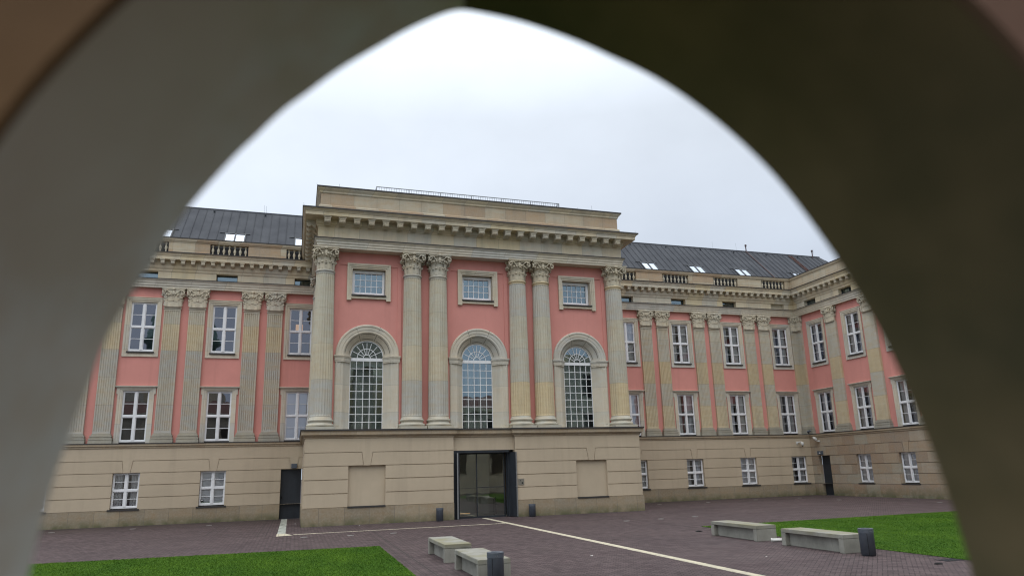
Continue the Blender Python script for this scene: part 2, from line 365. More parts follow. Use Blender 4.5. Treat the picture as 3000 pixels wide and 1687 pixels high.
# ---- shared meshes -------------------------------------------------
def capital(name, hw, H, z0, r, flat=1.0, square=False, m=None):
    """leafy capital: bell, two rings of curled leaves, corner scrolls, hollow-sided abacus with a flower"""
    g = MB(); g.smooth = True
    prof = [(r*1.0, z0), (r*1.0, z0+.05*H), (r*.94, z0+.08*H), (r*.96, z0+.30*H), (r*.98, z0+.5*H), (r*.96, z0+.75*H), (r*1.1, z0+.9*H)]
    g.lathe(prof, 24, sq=square)
    def base(a, q):
        c, s_ = math.cos(a), math.sin(a)
        k = q/max(abs(c), abs(s_)) if square else q
        return Vector((c*k, s_*k, 0))
    def leaf(a, rr, zb, h, w, curl):
        n = Vector((math.cos(a), math.sin(a), 0)); t = Vector((-n.y, n.x, 0)); o = base(a, rr)
        cl = [(0, 0, .8), (.02, .22, 1.0), (.03, .45, .92), (.07, .68, .95), (.16, .88, .72), (.27, .98, .5), (.36, .93, .36), (.38, .80, .15)]
        vs = []; fs = []
        for i, (oo, zz, ww) in enumerate(cl):
            wv_ = ww*w*(1+(.16 if i % 2 else -.08))
            for j, (f, lift) in enumerate(((-1, -.03), (-.5, .02), (0, .05), (.5, .02), (1, -.03))):
                p = o+n*(oo*curl+lift*w*2)+t*(f*wv_/2); vs.append((p.x, p.y, zb+zz*h+(-.05*h*abs(f) if i > 3 else 0)))
        for i in range(len(cl)-1):
            for j in range(4): fs.append((i*5+j, i*5+j+1, (i+1)*5+j+1, (i+1)*5+j))
        g.add(vs, fs)
        p = o+n*(.34*curl); g.lathe([(.001, zb+h*.74), (w*.20, zb+h*.80), (w*.22, zb+h*.9), (.001, zb+h*.99)], 6, (p.x, p.y))
    n = 8
    for i in range(n): leaf(PI/n+2*PI*i/n if not square else 2*PI*i/n, r*.97, z0+.05*H, .34*H, r*.62, r*.42)
    for i in range(n): leaf(2*PI*i/n if not square else PI/n+2*PI*i/n, r*1.04, z0+.30*H, .36*H, r*.62, r*.95)
    # corner leaves and scrolls
    zc = z0+.76*H
    for sx in (-1, 1):
        for sy in (-1, 1):
            a = math.atan2(sy, sx); leaf(a, r*1.0*(1 if not square else 1), z0+.46*H, .36*H, r*.6, r*1.25)
            for ax in (0, 1):
                pts = []
                for k in range(15):
                    th = -PI*.6+k*.62; rad = hw*.20*(1-k/16)
                    u_ = hw*.74+rad*math.cos(th)*1.0; z_ = zc+rad*math.sin(th)
                    f_ = hw*.90
                    pts.append((sx*u_, sy*f_, z_) if ax == 0 else (sx*f_, sy*u_, z_))
                g.tube(pts, hw*.06, 5, hw*.035)
                g.tube([(sx*hw*.12, sy*r*1.02, z0+.56*H), (sx*hw*.30, sy*r*1.12, z0+.74*H), (sx*hw*.55, sy*hw*.88, z0+.87*H), (sx*hw*.78, sy*hw*.92, z0+.86*H)] if ax == 0 else
                       [(sx*r*1.02, sy*hw*.12, z0+.56*H), (sx*r*1.12, sy*hw*.30, z0+.74*H), (sx*hw*.88, sy*hw*.55, z0+.87*H), (sx*hw*.92, sy*hw*.78, z0+.86*H)], hw*.05, 5)
    for a in range(4):        # small figures between the scrolls, flower on the abacus
        c, s_ = math.cos(a*PI/2), math.sin(a*PI/2)
        g.lathe([(.001, z0+.62*H), (hw*.12, z0+.66*H), (hw*.15, z0+.72*H), (hw*.09, z0+.78*H), (hw*.13, z0+.83*H), (.001, z0+.88*H)], 8, (c*hw*.82, s_*hw*.82))
        g.lathe([(.001, z0+.86*H), (hw*.13, z0+.9*H), (hw*.15, z0+.95*H), (hw*.08, z0+1.0*H), (.001, z0+1.01*H)], 8, (c*hw*.90, s_*hw*.90))
    rnd = random.Random(5)
    for ring_z, rr_, cnt, kr in ((.40, 1.10, 16, .10), (.66, 1.36, 20, .13), (.58, 1.24, 16, .10)):     # curled leaf tips
        for i in range(cnt):
            a = 2*PI*(i+.5*rnd.random())/cnt; p = base(a, r*rr_*(.92+.14*rnd.random())); zz = z0+H*(ring_z+.05*(rnd.random()-.5)); q = r*kr*(.8+.5*rnd.random())
            g.lathe([(.002, zz-q), (q, zz-q*.4), (q*.9, zz+q*.5), (.002, zz+q)], 5, (p.x, p.y))
    g.smooth = False
    for za, zb, k in ((.89, .945, .93), (.948, .998, 1.0)):     # abacus, sides hollowed
        pts = []
        for q in range(4):
            for j in range(7):
                f = -1+2*j/7; dep = 1-.13*(1-f*f)
                x_, y_ = f*k*hw, -dep*k*hw
                for _ in range(q): x_, y_ = -y_, x_
                pts.append((x_, y_))
        nn = len(pts)
        g.add([(x, y, z0+za*H) for x, y in pts]+[(x, y, z0+zb*H) for x, y in pts], [list(range(nn)), list(range(nn, 2*nn))]+[(i, (i+1) % nn, nn+(i+1) % nn, nn+i) for i in range(nn)])
    if flat != 1: g.v = [(x, y*flat, z) for x, y, z in g.v]
    return g.mesh(name, M['cap'])
def fluted(rfun, z0, z1, n=24, rings=10):
    """column shaft with flutes that end short of both rims"""
    g = MB(); g.smooth = False; per = 5; vs = []; zs = [z0, z0+.10, z0+.18]+[z0+.18+(z1-z0-.42)*k/rings for k in range(1, rings+1)]+[z1-.16, z1]
    for z in zs:
        fl = 1 if z0+.15 < z < z1-.20 else 0; rr = rfun((z-z0)/(z1-z0))
        for i in range(n):
            for k in range(per):
                a = 2*PI*(i+k/per)/n; dep = (.0, .022, .040, .040, .022)[k]*fl
                vs.append(((rr-dep)*math.cos(a), (rr-dep)*math.sin(a), z))
    T = n*per; g.add(vs, [(k*T+i, k*T+(i+1) % T, (k+1)*T+(i+1) % T, (k+1)*T+i) for k in range(len(zs)-1) for i in range(T)])
    g.smooth = True
    g.lathe([(rfun(1), z1-.06), (rfun(1)+.05, z1-.04), (rfun(1)+.06, z1+.02), (rfun(1)+.03, z1+.05), (rfun(1)-.02, z1+.06)], 32)
    return g
def colr(t): return .645-.085*max(0, t-.25)/.75
shaft_me = fluted(colr, 6.22, 15.38).mesh('column_shaft', M['shaft'])
cap_me = capital('column_capital', .81, 1.47, 15.42, .56)
g = MB(); g.box(-.82, .82, -.82, .82, 5.5, 5.66); g.smooth = True
g.lathe([(.70, 5.65), (.80, 5.68), (.83, 5.75), (.80, 5.83), (.72, 5.86), (.70, 5.88), (.685, 5.93), (.70, 5.98), (.745, 6.0), (.76, 6.05), (.74, 6.11), (.69, 6.13), (.675, 6.17), (.66, 6.25)], 40)
base_me = g.mesh('column_base', M['shaft'])
def column(x, y):
    o = place('column', shaft_me, pal, (x, y, 0))
    place('capital', cap_me, o); place('base', base_me, o)
for x in (-10, -4.466, -2.765, 2.765, 4.466, 10): column(x, 0)
column(-10, 6.9); column(10, 6.9)

def pil_mesh(name, hw, z0, z1, fl):
    g = MB(); d0, d1 = -.25, .11
    if not fl: g.box(-hw, hw, d0, d1, z0, z1); return g
    n = 7; w = 2*hw; st = w/(n*1.0+.3); pts = [(-hw, d0), (-hw, d1)]
    x = -hw+.045
    fw_ = (w-.09)/n
    for i in range(n):
        a = x+i*fw_+fw_*.16; b = x+(i+1)*fw_-fw_*.16; dd = .045
        pts += [(a, d1), (a+(b-a)*.2, d1-dd*.8), ((a+b)/2, d1-dd), (b-(b-a)*.2, d1-dd*.8), (b, d1)]
    pts += [(hw, d1), (hw, d0)]
    T = len(pts); zb, zt = z0+.16, z1-.22
    g.add([(p[0], -p[1], z) for z in (zb, zt) for p in pts], [(i, i+1, T+i+1, T+i) for i in range(T-1)]+[list(range(T)), list(range(T, 2*T))])
    g.box(-hw, hw, d0, d1, z0, zb); g.box(-hw, hw, d0, d1, zt, z1-.08); g.box(-hw-.04, hw+.04, d0, .15, z1-.08, z1)
    return g
pilf_me = pil_mesh('pilaster_shaft', .53, 5.94, 14.72, True).mesh('pilaster_fluted', M['shaft2'])
pilp_me = pil_mesh('pilaster_shaft', .60, 5.94, 14.72, False).mesh('pilaster_plain', M['shaft2'])
pilcap_me = capital('pilaster_capital', .775, 1.40, 14.74, .52, flat=.42, square=True)
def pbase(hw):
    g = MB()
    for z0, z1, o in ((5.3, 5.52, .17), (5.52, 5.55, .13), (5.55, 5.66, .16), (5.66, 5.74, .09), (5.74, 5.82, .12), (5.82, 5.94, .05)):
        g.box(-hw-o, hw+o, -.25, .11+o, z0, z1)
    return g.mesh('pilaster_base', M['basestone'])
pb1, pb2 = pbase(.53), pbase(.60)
def pilaster(x, y, rz=0, plain=False, sx=1):
    o = place('pilaster', pilp_me if plain else pilf_me, pal, (x, y, 0), rz, (sx, 1, 1))
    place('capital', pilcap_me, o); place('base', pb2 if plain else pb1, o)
YB, XC = 9.12, 33.32                 # window planes of the two wings
PYB = 8.90; PXC = XC-.22
for i in range(3):
    c = -11.37-5.266*(i+.5)
    for s_ in (-1, 1): pilaster(c+s_*.80, PYB)
for s_ in (-1, 1): pilaster(-11.37-5.266*3.5+s_*.8, PYB)
for i in range(3):
    c = 15.466+5.266*(i+.5)
    for s_ in (-1, 1): pilaster(c+s_*.80, PYB)
pilaster(32.78, PYB, sx=.62); pilaster(PXC, 8.48, R(-90), sx=.62)
for y in (4.45, .25, -4.0, -8.25, -12.5): pilaster(PXC, y, R(-90), plain=True)

# ---- windows -------------------------------------------------------
def sash(w, z0, z1, name):
    """white casement: two leaves, a middle transom, a thin bar across each light"""
    g = MB(); f = .065; zm = (z0+z1)/2
    g.box(-w/2, -w/2+f, -.05, .05, z0, z1); g.box(w/2-f, w/2, -.05, .05, z0, z1)
    g.box(-w/2+f, w/2-f, -.05, .05, z1-f, z1); g.box(-w/2+f, w/2-f, -.05, .055, z0, z0+f*1.6)
    g.box(-.075, .075, -.04, .08, z0+f*1.6, z1-f)
    g.box(-w/2+f, -.075, -.04, .085, zm-.06, zm+.06); g.box(.075, w/2-f, -.04, .085, zm-.06, zm+.06)
    for s_ in (-1, 1):
        a, b = (.075, w/2-f) if s_ > 0 else (-w/2+f, -.075)
        for lo, hi in ((z0+f*1.6, zm-.06), (zm+.06, z1-f)):
            g.box(a, a+.045, -.03, .025, lo, hi); g.box(b-.045, b, -.03, .025, lo, hi)
            g.box(a+.045, b-.045, -.03, .025, lo, lo+.045); g.box(a+.045, b-.045, -.03, .025, hi-.045, hi)
            g.box(a+.045, b-.045, -.02, .022, (lo+hi)/2-.018, (lo+hi)/2+.018)
    return g.mesh(name, M['white'])
def quad(x0, x1, z0, z1, d, m, name):
    g = MB(); g.add([(x0, -d, z0), (x1, -d, z0), (x1, -d, z1), (x0, -d, z1)], [(0, 1, 2, 3)]); return g.mesh(name, m, fix=False)
def room(w, z0, z1, m, name, deep=1.5):
    g = MB(); a, b = -w/2-.6, w/2+.6; c, e = z0-.3, z1+.3; d0, d1 = -deep, -.12
    V = [(x, -d, z) for z in (c, e) for d in (d0, d1) for x in (a, b)]
    g.add(V, [(0, 1, 3, 2), (4, 6, 7, 5), (0, 4, 5, 1), (0, 2, 6, 4), (1, 5, 7, 3)])
    return g.mesh(name, m, fix=False)
def curtain(w, z0, z1, name, share=.34):
    g = MB(); n = 15
    for s_ in (-1, 1):
        a, b = s_*(w/2), s_*(w/2-share*w)
        vs = []
        for k in range(n): x = a+(b-a)*k/(n-1); d = -.22-.035*math.sin(k*1.9); vs += [(x, -d, z0), (x, -d, z1)]
        g.add(vs, [(2*k, 2*k+2, 2*k+3, 2*k+1) for k in range(n-1)])
    return g.mesh(name, M['curtain'], fix=False)
def blind(w, z0, z1, name):
    g = MB(); z = z0+.03
    while z < z1: g.add([(-w/2, .09, z), (w/2, .09, z), (w/2, .115, z+.058), (-w/2, .115, z+.058), (w/2, .09, z+.065), (-w/2, .09, z+.065)], [(0, 1, 2, 3), (3, 2, 4, 5)]); z += .065
    return g.mesh(name, M['blind'], fix=False)
def ring(g, ho, hi, zo0, zo1, zi0, zi1, d0, d1):
    g.box(-ho, -hi, d0, d1, zo0, zo1); g.box(hi, ho, d0, d1, zo0, zo1); g.box(-hi, hi, d0, d1, zi1, zo1)
    if zi0 > zo0: g.box(-hi, hi, d0, d1, zo0, zi0)
KW = {}
def kind_(key, w, z0, z1):
    KW[key] = dict(frame=sash(w, z0, z1, key+'_frame'), pane=quad(-w/2+.05, w/2-.05, z0+.05, z1-.05, -.005, M['glass'], key+'_pane'),
                   room=room(w, z0, z1, M['room'], key+'_room'), curtain=curtain(w-.1, z0, z1, key+'_curtain'), blind=blind(w-.1, z0, z1, key+'_blind'))
kind_('upper', 1.62, 11.59, 15.05); kind_('lower', 1.62, 5.40, 8.84); kind_('ground', 1.58, 1.12, 3.36)
g = MB()
ring(g, 1.13, 1.0, 11.2, 15.38, 11.33, 15.25, .10, .22); ring(g, 1.0, .88, 11.33, 15.25, 11.45, 15.13, .08, .18); ring(g, .88, .81, 11.45, 15.13, 11.52, 15.06, .02, .15)
g.box(-1.17, 1.17, .10, .25, 15.38, 15.43)
KW['upper']['surround'] = g.mesh('upper_surround', M['frame_stone'])
g = MB()
ring(g, 1.12, 1.0, 5.3, 9.02, 5.3, 8.95, .10, .21); ring(g, 1.0, .88, 5.3, 8.95, 5.3, 8.9, .08, .18); ring(g, .88, .81, 5.3, 8.9, 5.3, 8.85, .02, .15)
g.box(-1.2, -1.12, .10, .21, 8.62, 9.02); g.box(1.12, 1.2, .10, .21, 8.62, 9.02)
g.box(-1.22, 1.22, .10, .24, 9.02, 9.07); g.box(-1.26, 1.26, .10, .29, 9.07, 9.12); g.box(-1.29, 1.29, .10, .34, 9.12, 9.17)
KW['lower']['surround'] = g.mesh('lower_surround', M['frame_stone'])
g = MB(); g.box(-.86, .86, .0, .27, 11.50, 11.56); g.box(-.86, .86, .25, .28, 11.46, 11.50); KW['upper']['sill'] = g.mesh('upper_sill', M['lead'])
g = MB(); g.box(-.93, .93, -.02, .30, 1.02, 1.07); g.box(-.93, .93, .28, .31, .97, 1.02); KW['ground']['sill'] = g.mesh('ground_sill', M['lead'])
skin = quad(-.76, .76, 0, 1, -.2, M['room'], 'x')
def window(key, x, y, rz=0, dress='curtain', warm=False, sx=1, label=None):
    k = KW[key]; o = place('window', k['frame'], pal, (x, y, 0), rz, (sx, 1, 1))
    if label: o['label'] = label
    place('pane', k['pane'], o); place('interior', k['room'], o)
    if 'surround' in k: place('surround', k['surround'], o)
    if 'sill' in k: place('sill', k['sill'], o)
    if dress: place(dress, k[dress], o)
    return o
LX = [-11.37-5.266*i for i in range(5)]; RX = [15.466+5.266*i for i in range(4)]
CY = [6.45, 2.2, -2.05, -6.3, -10.55, -14.8]
YG, XG = 8.57, 32.92
window('upper', LX[0], YB, dress=None); w_ = window('upper', LX[1], YB, dress=None); window('upper', LX[2], YB, dress=None)
window('lower', LX[0], YB, dress='blind', label='tall window with its white slatted blind down'); window('lower', LX[1], YB, dress=None); window('lower', LX[2], YB, dress=None)
window('ground', LX[1], YG, dress='blind', label='ground floor window with white blind and a small black notice'); window('ground', LX[2], YG)
for i in (3,): window('upper', LX[i], YB); window('lower', LX[i], YB); window('ground', LX[i], YG)
for i, x in enumerate(RX):
    window('upper', x, YB, dress='curtain'); window('lower', x, YB, dress='curtain'); window('ground', x+.02, YG, dress='curtain' if i != 2 else 'blind')
for i, y in enumerate(CY):
    window('upper', XC, y, R(-90), sx=.95); window('lower', XC, y, R(-90), sx=.95)
    if i: window('ground', XG, y+.22, R(-90), dress='blind' if i < 3 else 'curtain', sx=.93)
# a lit lamp panel seen in the upper window next to the pavilion
m, t, b = mat('lamp_glow', (.9, .6, .3)); b.inputs['Emission Color'].default_value = (1, .56, .22, 1); b.inputs['Emission Strength'].default_value = .4; M['glow'] = m
g = MB(); g.wbox(-11.72, -11.48, YB+1.0, YB+1.04, 13.6, 14.1); g.wbox(-11.40, -11.2, YB+1.0, YB+1.04, 13.6, 14.1); g.obj('ceiling_lamp', M['glow'], pal)
g = MB(); g.box(-.70, -.52, .03, .04, 1.36, 1.52); st_ = g.obj('notice', M['hole'], pal); st_.location = (LX[1], YG, 0)
g = MB(); g.box(-.67, -.55, .041, .044, 1.44, 1.49); s2 = g.obj('notice_mark', M['white'], st_)

# ---- wing walls ----------------------------------------------------
GAP = .036; ROW = [1.0, 1.787, 2.573, 3.36, 4.14]; ZT = 4.95
def courses(g, a, b, holes, keys, d, z0=1.0):
    """projecting plaster courses with open joints, cut by openings and by splayed keystones"""
    for r_ in range(3):
        lo, hi = ROW[r_]+GAP/2, ROW[r_+1]-GAP/2
        segs = [(a, b)]
        for h in sorted(holes):
            ns = []
            for s0, s1 in segs:
                if h[1] <= s0 or h[0] >= s1: ns.append((s0, s1)); continue
                if h[0] > s0: ns.append((s0, h[0]))
                if h[1] < s1: ns.append((h[1], s1))
            segs = ns
        for s0, s1 in segs:
            if s1-s0 > .02: g.prism([(s0, lo), (s1, lo), (s1, hi), (s0, hi)], d-.03, d+.05, .008)
    lo, hi = ROW[3]+GAP/2, ROW[4]-GAP/2; cur = a; curt = a
    for k in sorted(keys)+[None]:
        if k is None: g.prism([(cur, lo), (b, lo), (b, hi), (curt, hi)], d-.03, d+.05)
        else:
            g.prism([(cur, lo), (k-.22, lo), (k-.34, hi), (curt, hi)], d-.03, d+.05)
            g.prism([(k-.19, ROW[3]+.004), (k+.19, ROW[3]+.004), (k+.31, ROW[4]+GAP/2), (k-.31, ROW[4]+GAP/2)], d-.03, d+.05)
            cur, curt = k+.22, k+.34
    g.prism([(a, ROW[4]+GAP/2), (b, ROW[4]+GAP/2), (b, ZT), (a, ZT)], d-.03, d+.05)
DW = -8.38                         # base plane of the wing's ground floor (y = 8.38, courses at 8.345)
def wing_base(a, b, holes, keys, name_mat, org=None, rz=0, plinth_m=None, dw=DW, deep=.25):
    g = MB(); g.wall(a, b, 1.0, ZT, [(h[0], h[1], max(h[2], 1.0), h[3]) for h in holes], dw, deep); courses(g, a, b, holes, keys, dw)
    o = g.obj('ground_floor_wall', name_mat, pal, fix=False)
    g = MB(); xs = [a]
    for h in sorted(holes):
        if h[2] < .5: xs += [h[0], h[1]]
    xs.append(b)
    for i in range(0, len(xs), 2):
        if xs[i+1]-xs[i] > .05: g.box(xs[i], xs[i+1], dw-.3, dw+.07, 0, 1.0)
    p = g.obj('plinth', plinth_m or M['plinth'], pal)
    for q in (o, p):
        if org: q.location = org
        q.rotation_euler.z = rz
HW = .80
wing_base(-33.3, -10.83, [(LX[i]-HW, LX[i]+HW, 1.07, 3.36) for i in (1, 2, 3)]+[(-12.27, -10.84, 0, 3.36)], [LX[1], LX[2], LX[3], -11.42], M['beige'])
wing_base(10.83, 32.75, [(x-HW, x+HW, 1.07, 3.36) for x in [q+.02 for q in RX]], [RX[0], RX[1], RX[2]], M['beige'])
# side wing: local x = -y, d = 33.32 - x
CH = [(-(y+.22)-.75, -(y+.22)+.75, 1.07, 3.36) for y in CY[1:]]
wing_base(-8.38, 24, CH+[(-7.45, -6.15, 0, 3.36)], [-(y+.22) for y in CY[1:]]+[-7.0], M['block'], (XC, 0, 0), R(-90), M['block'], dw=.62, deep=.25)
# pink walls
g = MB()
g.wall(-33.3, -9.75, 5.2, 16.2, [(x-.86, x+.86, 5.3, 8.9) for x in LX[:4]]+[(x-.86, x+.86, 11.5, 15.1) for x in LX[:4]], -(YB-.14), .2)
g.obj('upper_wall', M['pink'], pal, fix=False)
g = MB(); g.wall(9.75, XC-.14, 5.2, 16.2, [(x-.86, x+.86, 5.3, 8.9) for x in RX]+[(x-.86, x+.86, 11.5, 15.1) for x in RX], -(YB-.14), .2)
g.obj('upper_wall', M['pink'], pal, fix=False)
g = MB(); g.wall(-(YB-.14), 24, 5.2, 16.2, [(-y-.82, -y+.82, 5.3, 8.9) for y in CY]+[(-y-.82, -y+.82, 11.5, 15.1) for y in CY], .14, .2)
o = g.obj('upper_wall', M['pink'], pal, fix=False); o.location = (XC, 0, 0); o.rotation_euler.z = R(-90)
# belt course, architrave, cornice: one sweep each round the wing corner
PL = [(-33.4, 8.345), (-10.9, 8.345)]; PR = [(10.9, 8.345), (32.665, 8.345), (32.665, -24)]
belt = [(-.9, 4.93), (.0, 4.93), (.06, 4.97), (.06, 5.04), (.10, 5.10), (.12, 5.10), (.12, 5.26), (-.9, 5.30)]
for p in (PL, PR):
    g = MB(); g.sweep(p, belt); g.obj('belt_course', M['cornstone'], pal)
    g = MB(); g.sweep(p, [(-.9, 5.302), (.122, 5.262), (.122, 5.225), (.14, 5.225), (.14, 5.29), (-.9, 5.335)]); g.obj('flashing', M['lead'], pal)
EL = [(-33.4, 8.687), (-9.9, 8.687)]; ER = [(9.9, 8.687), (32.9, 8.687), (32.9, -24)]
arch = [(-.5, 16.13), (0, 16.13), (0, 16.28), (.045, 16.285), (.045, 16.46), (.09, 16.465), (.09, 16.57), (.12, 16.61), (.18, 16.69), (.18, 16.74), (-.5, 16.76)]
corn = [(-.5, 17.32), (.02, 17.32), (.05, 17.38), (.05, 17.46), (.12, 17.56), (.14, 17.60), (.14, 17.70), (.16, 18.06), (.56, 18.10), (.56, 18.33), (.60, 18.36), (.62, 18.42), (.66, 18.50), (.70, 18.58), (-.5, 18.63)]
g = MB(); g.prism([(0, 0)]*3, 0, 0) if 0 else None
md = MB(); md.box(-.165, .165, .14, .54, 18.03, 18.09); md.box(-.14, .14, .14, .50, 17.98, 18.03)
pr = [(.14, 17.98), (.49, 17.98), (.50, 17.88), (.46, 17.80), (.38, 17.78), (.30, 17.84), (.22, 17.80), (.14, 17.74)]
n = len(pr); md.add([(x, -d, z) for x in (-.12, .12) for d, z in pr], [list(range(n)), list(range(n, 2*n))]+[(i, (i+1) % n, n+(i+1) % n, n+i) for i in range(n)])
mod_me = md.mesh('wing_modillion', M['cap'])
for path in (EL, ER):
    g = MB(); g.sweep(path, arch); g.obj('architrave', M['arch'], pal)
    g = MB(); g.sweep(path, [(-.3, 16.762), (.182, 16.742), (.182, 16.71), (.20, 16.71), (.20, 16.765), (-.3, 16.785)]); g.obj('flashing', M['lead'], pal)
    g = MB(); g.sweep(path, corn); co = g.obj('cornice', M['entab'], pal)
    g = MB(); g.sweep(path, [(-.5, 18.632), (.702, 18.583), (.702, 18.54), (.725, 18.54), (.725, 18.61), (-.5, 18.665)]); g.obj('flashing', M['lead'], pal)
    x0, x1 = path[0][0], path[1][0]
    if path is EL:
        x = -10.35
        while x > -28: place('modillion', mod_me, co, (x, 8.687, 0)); x -= .658
    else:
        x = 14.3
        while x < 32.2: place('modillion', mod_me, co, (x, 8.687, 0)); x += .658
        y = 7.9
        while y > -3: place('modillion', mod_me, co, (32.9, y, 0), R(-90)); y -= .658
# frieze with low attic windows
def frieze(a, b, ctrs, blank, loc=(0, 0, 0), rz=0, d=-8.70):
    g = MB(); g.wall(a, b, 16.74, 17.34, [(c-.72, c+.72, 16.79, 17.315) for c in ctrs], d, .38)
    for c in blank: g.box(c-.8, c+.8, d-.5, d-.32, 16.74, 17.34)
    o = g.obj('frieze', M['entab'], pal, fix=False); o.location = loc; o.rotation_euler.z = rz
    for c in ctrs:
        if c in blank: continue
        g = MB(); g.box(-.72, .72, -.42, -.36, 17.26, 17.315); g.box(-.72, .72, -.42, -.36, 16.765, 16.80); g.box(-.72, -.67, -.42, -.36, 16.80, 17.26); g.box(.67, .72, -.42, -.36, 16.80, 17.26)
        w = g.obj('attic_window', M['steel'], pal)
        if rz: w.location = (loc[0]-d, -c, 0); w.rotation_euler.z = rz
        else: w.location = (c, -d, 0)
        place('pane', quad(-.68, .68, 16.79, 17.27, -.39, M['blueglass'], 'attic_pane'), w)
        place('interior', room(1.0, 17.0, 17.1, M['room'], 'attic_room', 1.3), w, (0, .45, 0))
frieze(-33.4, -9.9, [LX[0]+.15, LX[1], LX[2], LX[3]], [])
frieze(9.9, 32.9, [RX[0], 20.66, 25.93, 31.15], [31.15])
frieze(-8.7, 24, [-6.45, -2.2, 2.05, 6.3], [], (XC, 0, 0), R(-90), .42)
# parapet with balusters
bz = [(.085, 18.80), (.085, 18.84), (.05, 18.86), (.04, 18.90), (.085, 19.02), (.10, 19.10), (.085, 19.18), (.045, 19.30), (.04, 19.36), (.06, 19.38), (.06, 19.41), (.085, 19.43), (.085, 19.50)]
g = MB(); g.smooth = True; g.lathe(bz, 10); bal_me = g.mesh('baluster', M['cap'])
def parapet(path, openings, straight):
    g = MB()
    g.sweep(path, [(-.35, 18.63), (.14, 18.63), (.14, 18.72), (.10, 18.76), (-.35, 18.76)], 0)
    g.sweep(path, [(-.35, 19.54), (.08, 19.54), (.10, 19.60), (.15, 19.66), (.17, 19.76), (.17, 19.84), (-.35, 19.87)], 0)
    cuts = [straight[0]]
    for c in openings: cuts += [c-1.31, c+1.31]
    cuts.append(straight[1])
    for i in range(0, len(cuts), 2):
        if cuts[i+1]-cuts[i] > .03: g.wbox(cuts[i], cuts[i+1], 8.61, 8.92, 18.76, 19.54)
    if len(path) > 2: g.wbox(32.79, 33.1, -24, 8.61, 18.76, 19.54)
    o = g.obj('balustrade', M['attic'], pal)
    for c in openings:
        for k in range(7): place('baluster', bal_me, o, (c-1.31+.187*(2*k+1), 8.76, 0))
    g = MB(); g.sweep(path, [(-.37, 19.872), (.172, 19.842), (.172, 19.80), (.19, 19.80), (.19, 19.87), (-.37, 19.90)]); g.obj('flashing', M['lead'], pal)
parapet([(-33.4, 8.66), (-9.9, 8.66)], [-27.2, -21.95, -16.6, -11.3], (-33.4, -9.9))
parapet([(9.9, 8.66), (32.85, 8.66), (32.85, -24)], [15.3, 20.52, 25.7, 30.9], (9.9, 32.79))
# safety rail behind the balusters
g = MB()
for a, b in ((-30, -10), (10, 32)):
    g.wbox(a, b, 9.18, 9.21, 19.42, 19.46); x = a
    while x < b: g.wbox(x, x+.02, 9.18, 9.20, 18.8, 19.42); x += .14
    g.wbox(a, b, 9.18, 9.21, 18.85, 18.88)
g.obj('roof_guard', M['steel'], pal)

# ---- zinc roofs ----------------------------------------------------
Q = .70711
def rp(x, s_, h): return (x, 9.35+Q*s_-Q*h, 19.70+Q*s_+Q*h)
def rbox(g, x0, x1, s0, s1, h0, h1):
    V = [rp(x, s_, h) for h in (h0, h1) for s_ in (s0, s1) for x in (x0, x1)]
    g.add(V, [(0, 1, 3, 2), (4, 6, 7, 5), (0, 4, 5, 1), (2, 3, 7, 6), (0, 2, 6, 4), (1, 5, 7, 3)])
SL = 6.36
def roof(a, b, lights, hip=False):
    g = MB(); top = rp(0, SL, 0); bx = b+3.2 if hip else b
    yb_, zb_ = 9.35, 19.70
    g.add([(a, yb_, zb_), (bx, yb_, zb_), (b, top[1], top[2]), (a, top[1], top[2]), (a, 22, top[2]), (b, 22, top[2]), (a, 9.35, 18.6), (bx, 9.35, 18.6), (bx, 22, 18.6), (a, 22, 18.6), (bx, 22, zb_)],
          [(0, 1, 2, 3), (3, 2, 5, 4), (6, 7, 1, 0), (1, 10, 5, 2), (7, 8, 10, 1), (6, 0, 3, 4, 9)])
    g.wbox(a, b, top[1]-.06, top[1]+.5, top[2]-.13, top[2]+.06)
    x = a+.3
    while x < b-.1:
        parts = [(0, SL-.18)]
        for c, w_l in lights:
            if c-w_l/2-.06 < x < c+w_l/2+.06: parts = [(2.35, SL-.18)]
        for s0, s1 in parts: rbox(g, x-.012, x+.012, s0, s1, -.01, .045)
        x += .62
    if hip:
        x = b+.3
        while x < bx: rbox(g, x-.012, x+.012, 0, (bx-x)*SL/3.2*.98, -.01, .04); x += .6
    o = g.obj('roof', M['zinc'], pal, fix=False)
    for c, w_l in lights:
        g = MB(); w = w_l/2; s0, s1 = .42, 2.12
        rbox(g, c-w, c-w+.09, s0, s1, .0, .09); rbox(g, c+w-.09, c+w, s0, s1, .0, .09); rbox(g, c-.06, c+.06, s0, s1, .0, .09)
        rbox(g, c-w+.09, c-.06, s1-.1, s1, 0, .09); rbox(g, c+.06, c+w-.09, s1-.1, s1, 0, .09); rbox(g, c-w+.09, c-.06, s0, s0+.07, 0, .09); rbox(g, c+.06, c+w-.09, s0, s0+.07, 0, .09)
        rbox(g, c-w-.4, c+w+.3, s1+.03, s1+.07, 0, .06)
        sk = g.obj('skylight', M['steel'], o)
        g = MB(); rbox(g, c-w+.09, c-.06, s0+.07, s1-.1, .03, .05); rbox(g, c+.06, c+w-.09, s0+.07, s1-.1, .03, .05); g.obj('pane', M['skyglass'], sk)
    g = MB(); x = a+2
    while x < b-1: g.lathe([(.05, rp(x, SL-.5, .02)[2]-.03), (.07, rp(x, SL-.5, .02)[2]+.02), (.07, rp(x, SL-.5, .02)[2]+.1), (.02, rp(x, SL-.5, .02)[2]+.12)], 6, rp(x, SL-.5, .08)[:2]); x += 3.9
    g.obj('roof_hook', M['steel'], o)
    return o
roof(-36, -9.0, [(-21.5, 1.5), (-16.43, 1.5), (-11.35, 1.5)])
rr = roof(9.0, 41.5, [(19.0, 1.5), (23.98, 1.5), (29.0, 1.5), (35.5, 1.2)], hip=True)
